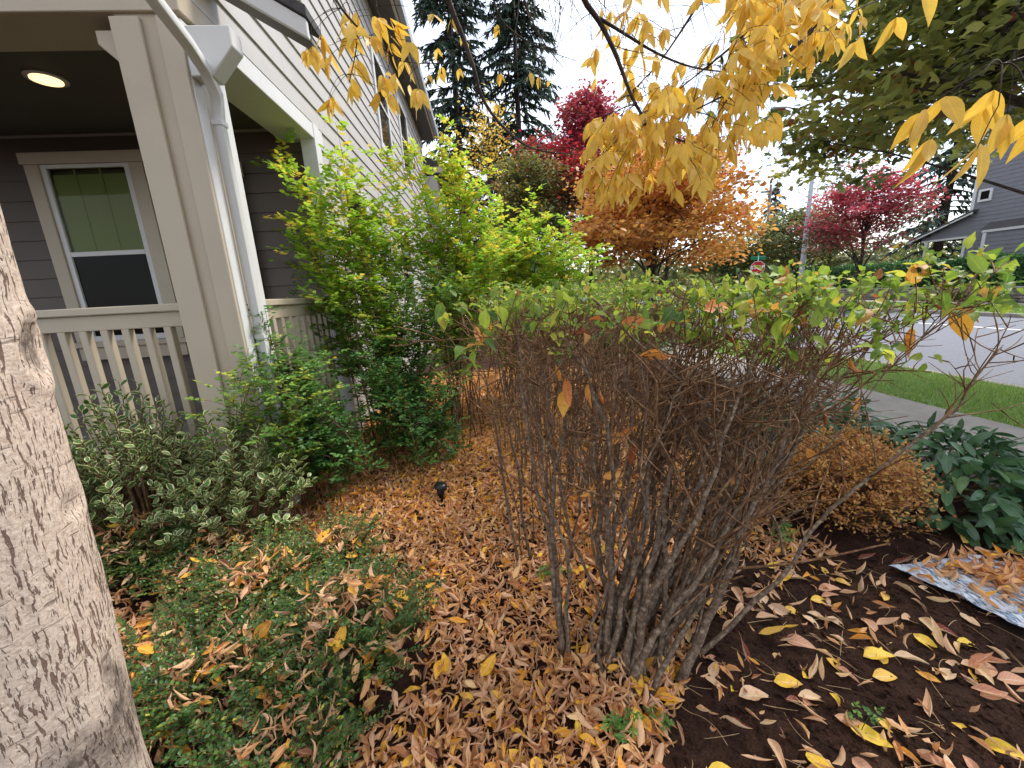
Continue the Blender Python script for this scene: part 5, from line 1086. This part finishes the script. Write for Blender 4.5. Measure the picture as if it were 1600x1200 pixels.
def signs():
    S = empty('stop_sign', (17, 24, 0)); tag(S, 'red octagonal stop sign with a green street-name blade on its post', 'sign')
    def face(name, r, off, mat, par):
        pts = [(r*math.cos(R_(22.5+45*i)), r*math.sin(R_(22.5+45*i))) for i in range(8)]; bm = bmesh.new(); A = [bm.verts.new((p[0], -off, p[1])) for p in pts]; B_ = [bm.verts.new((p[0], -off+.004, p[1])) for p in pts]; bm.faces.new(A); bm.faces.new(B_[::-1])
        for i in range(8): bm.faces.new((A[i], B_[i], B_[(i+1) % 8], A[(i+1) % 8]))
        bmesh.ops.recalc_face_normals(bm, faces=bm.faces[:]); me = bpy.data.meshes.new(name); bm.to_mesh(me); bm.free(); me.materials.append(mat); return child_at(name, me, par, Matrix.Translation((17, 24, 2.06)) @ Matrix.Rotation(R_(-32), 4, 'Z'))
    cyl('post', (17.03, 24.05, -.1), (17.03, 24.05, 2.75), .03, .03, GALV, S, 10)
    face('border', .40, .03, SIGNWHITE, S); face('face', .375, .036, SIGNRED, S)
    cu = bpy.data.curves.new('stop_text', 'FONT'); cu.body = 'STOP'; cu.size = .30; cu.align_x = 'CENTER'; cu.align_y = 'CENTER'; cu.extrude = .002; cu.offset = .008; o = bpy.data.objects.new('tmp', cu); me = bpy.data.meshes.new_from_object(o); bpy.data.objects.remove(o); me.materials.append(SIGNWHITE)
    child_at('lettering', me, S, Matrix.Translation((17, 24, 2.06)) @ Matrix.Rotation(R_(-32), 4, 'Z') @ Matrix.Translation((0, -.041, 0)) @ Matrix.Rotation(R_(90), 4, 'X'))
    child_at('name_blade', boxmesh('name_blade', -.42, .42, -.012, .012, -.1, .1, SIGNGREEN, .01), S, Matrix.Translation((17.03, 24.05, 2.62)) @ Matrix.Rotation(R_(-15), 4, 'Z')); child_at('name_blade', boxmesh('name_blade', -.42, .42, -.012, .012, -.09, .09, SIGNGREEN, .01), S, Matrix.Translation((17.03, 24.05, 2.83)) @ Matrix.Rotation(R_(60), 4, 'Z'))
    L = empty('street_lamp', (17, 20.5, 0)); tag(L, 'tall grey metal street lamp post with curved arm', 'street lamp'); b = Buf(); V, T = tube([(17, 20.5, -.1), (17, 20.5, .3), (17, 20.5, 4), (17, 20.5, 8.2)], [.15, .13, .11, .08], 14); b.add(V, T); link('pole', b.mesh('pole', GALV), None, L)
    b = Buf(); t = np.linspace(0, 1, 12); V, T = tube(np.stack([17-1.6*t, 20.5+.3*t, 8.15+1.35*np.sin(t*math.pi/2)], -1), np.linspace(.06, .035, 12), 10); b.add(V, T); link('arm', b.mesh('arm', GALV), None, L); box('lamp_head', 14.8, 15.45, 20.7, 20.92, 9.44, 9.55, GALV, L, .03)
    P_ = empty('utility_pole', (32.6, 45, 0)); tag(P_, 'brown wooden utility pole in the distance', 'utility pole'); cyl('pole', (32.6, 45, -.1), (32.6, 45, 11.4), .2, .13, WOODPOLE, P_, 12); box('cross_arm', 31.5, 33.7, 44.9, 45.1, 10.6, 10.75, WOODPOLE, P_, .01)
    P2 = empty('utility_pole', (31.2, 47, 0)); tag(P2, 'slim grey pole beside the wooden utility pole', 'utility pole'); cyl('pole', (31.2, 47, -.1), (31.2, 47, 8.4), .12, .09, GALV, P2, 10); box('cap', 31.0, 31.4, 46.8, 47.2, 8.4, 8.5, GALV, P2, .01)
    for k, (dx, dz) in enumerate(((-.9, 0), (.9, 0))):
        b = Buf(); t = np.linspace(0, 1, 20); V, T = tube(np.stack([32.6+dx+t*34, 45-t*12, 10.75+dz-2.2*t*(1-t)], -1), .016, 5); b.add(V, T); o = link('power_line', b.mesh('power_line', BLACKP)); tag(o, 'thin dark power line running off the wooden utility pole' if k == 0 else 'second thin power line beside the first one', 'power line', 'power lines')
signs()
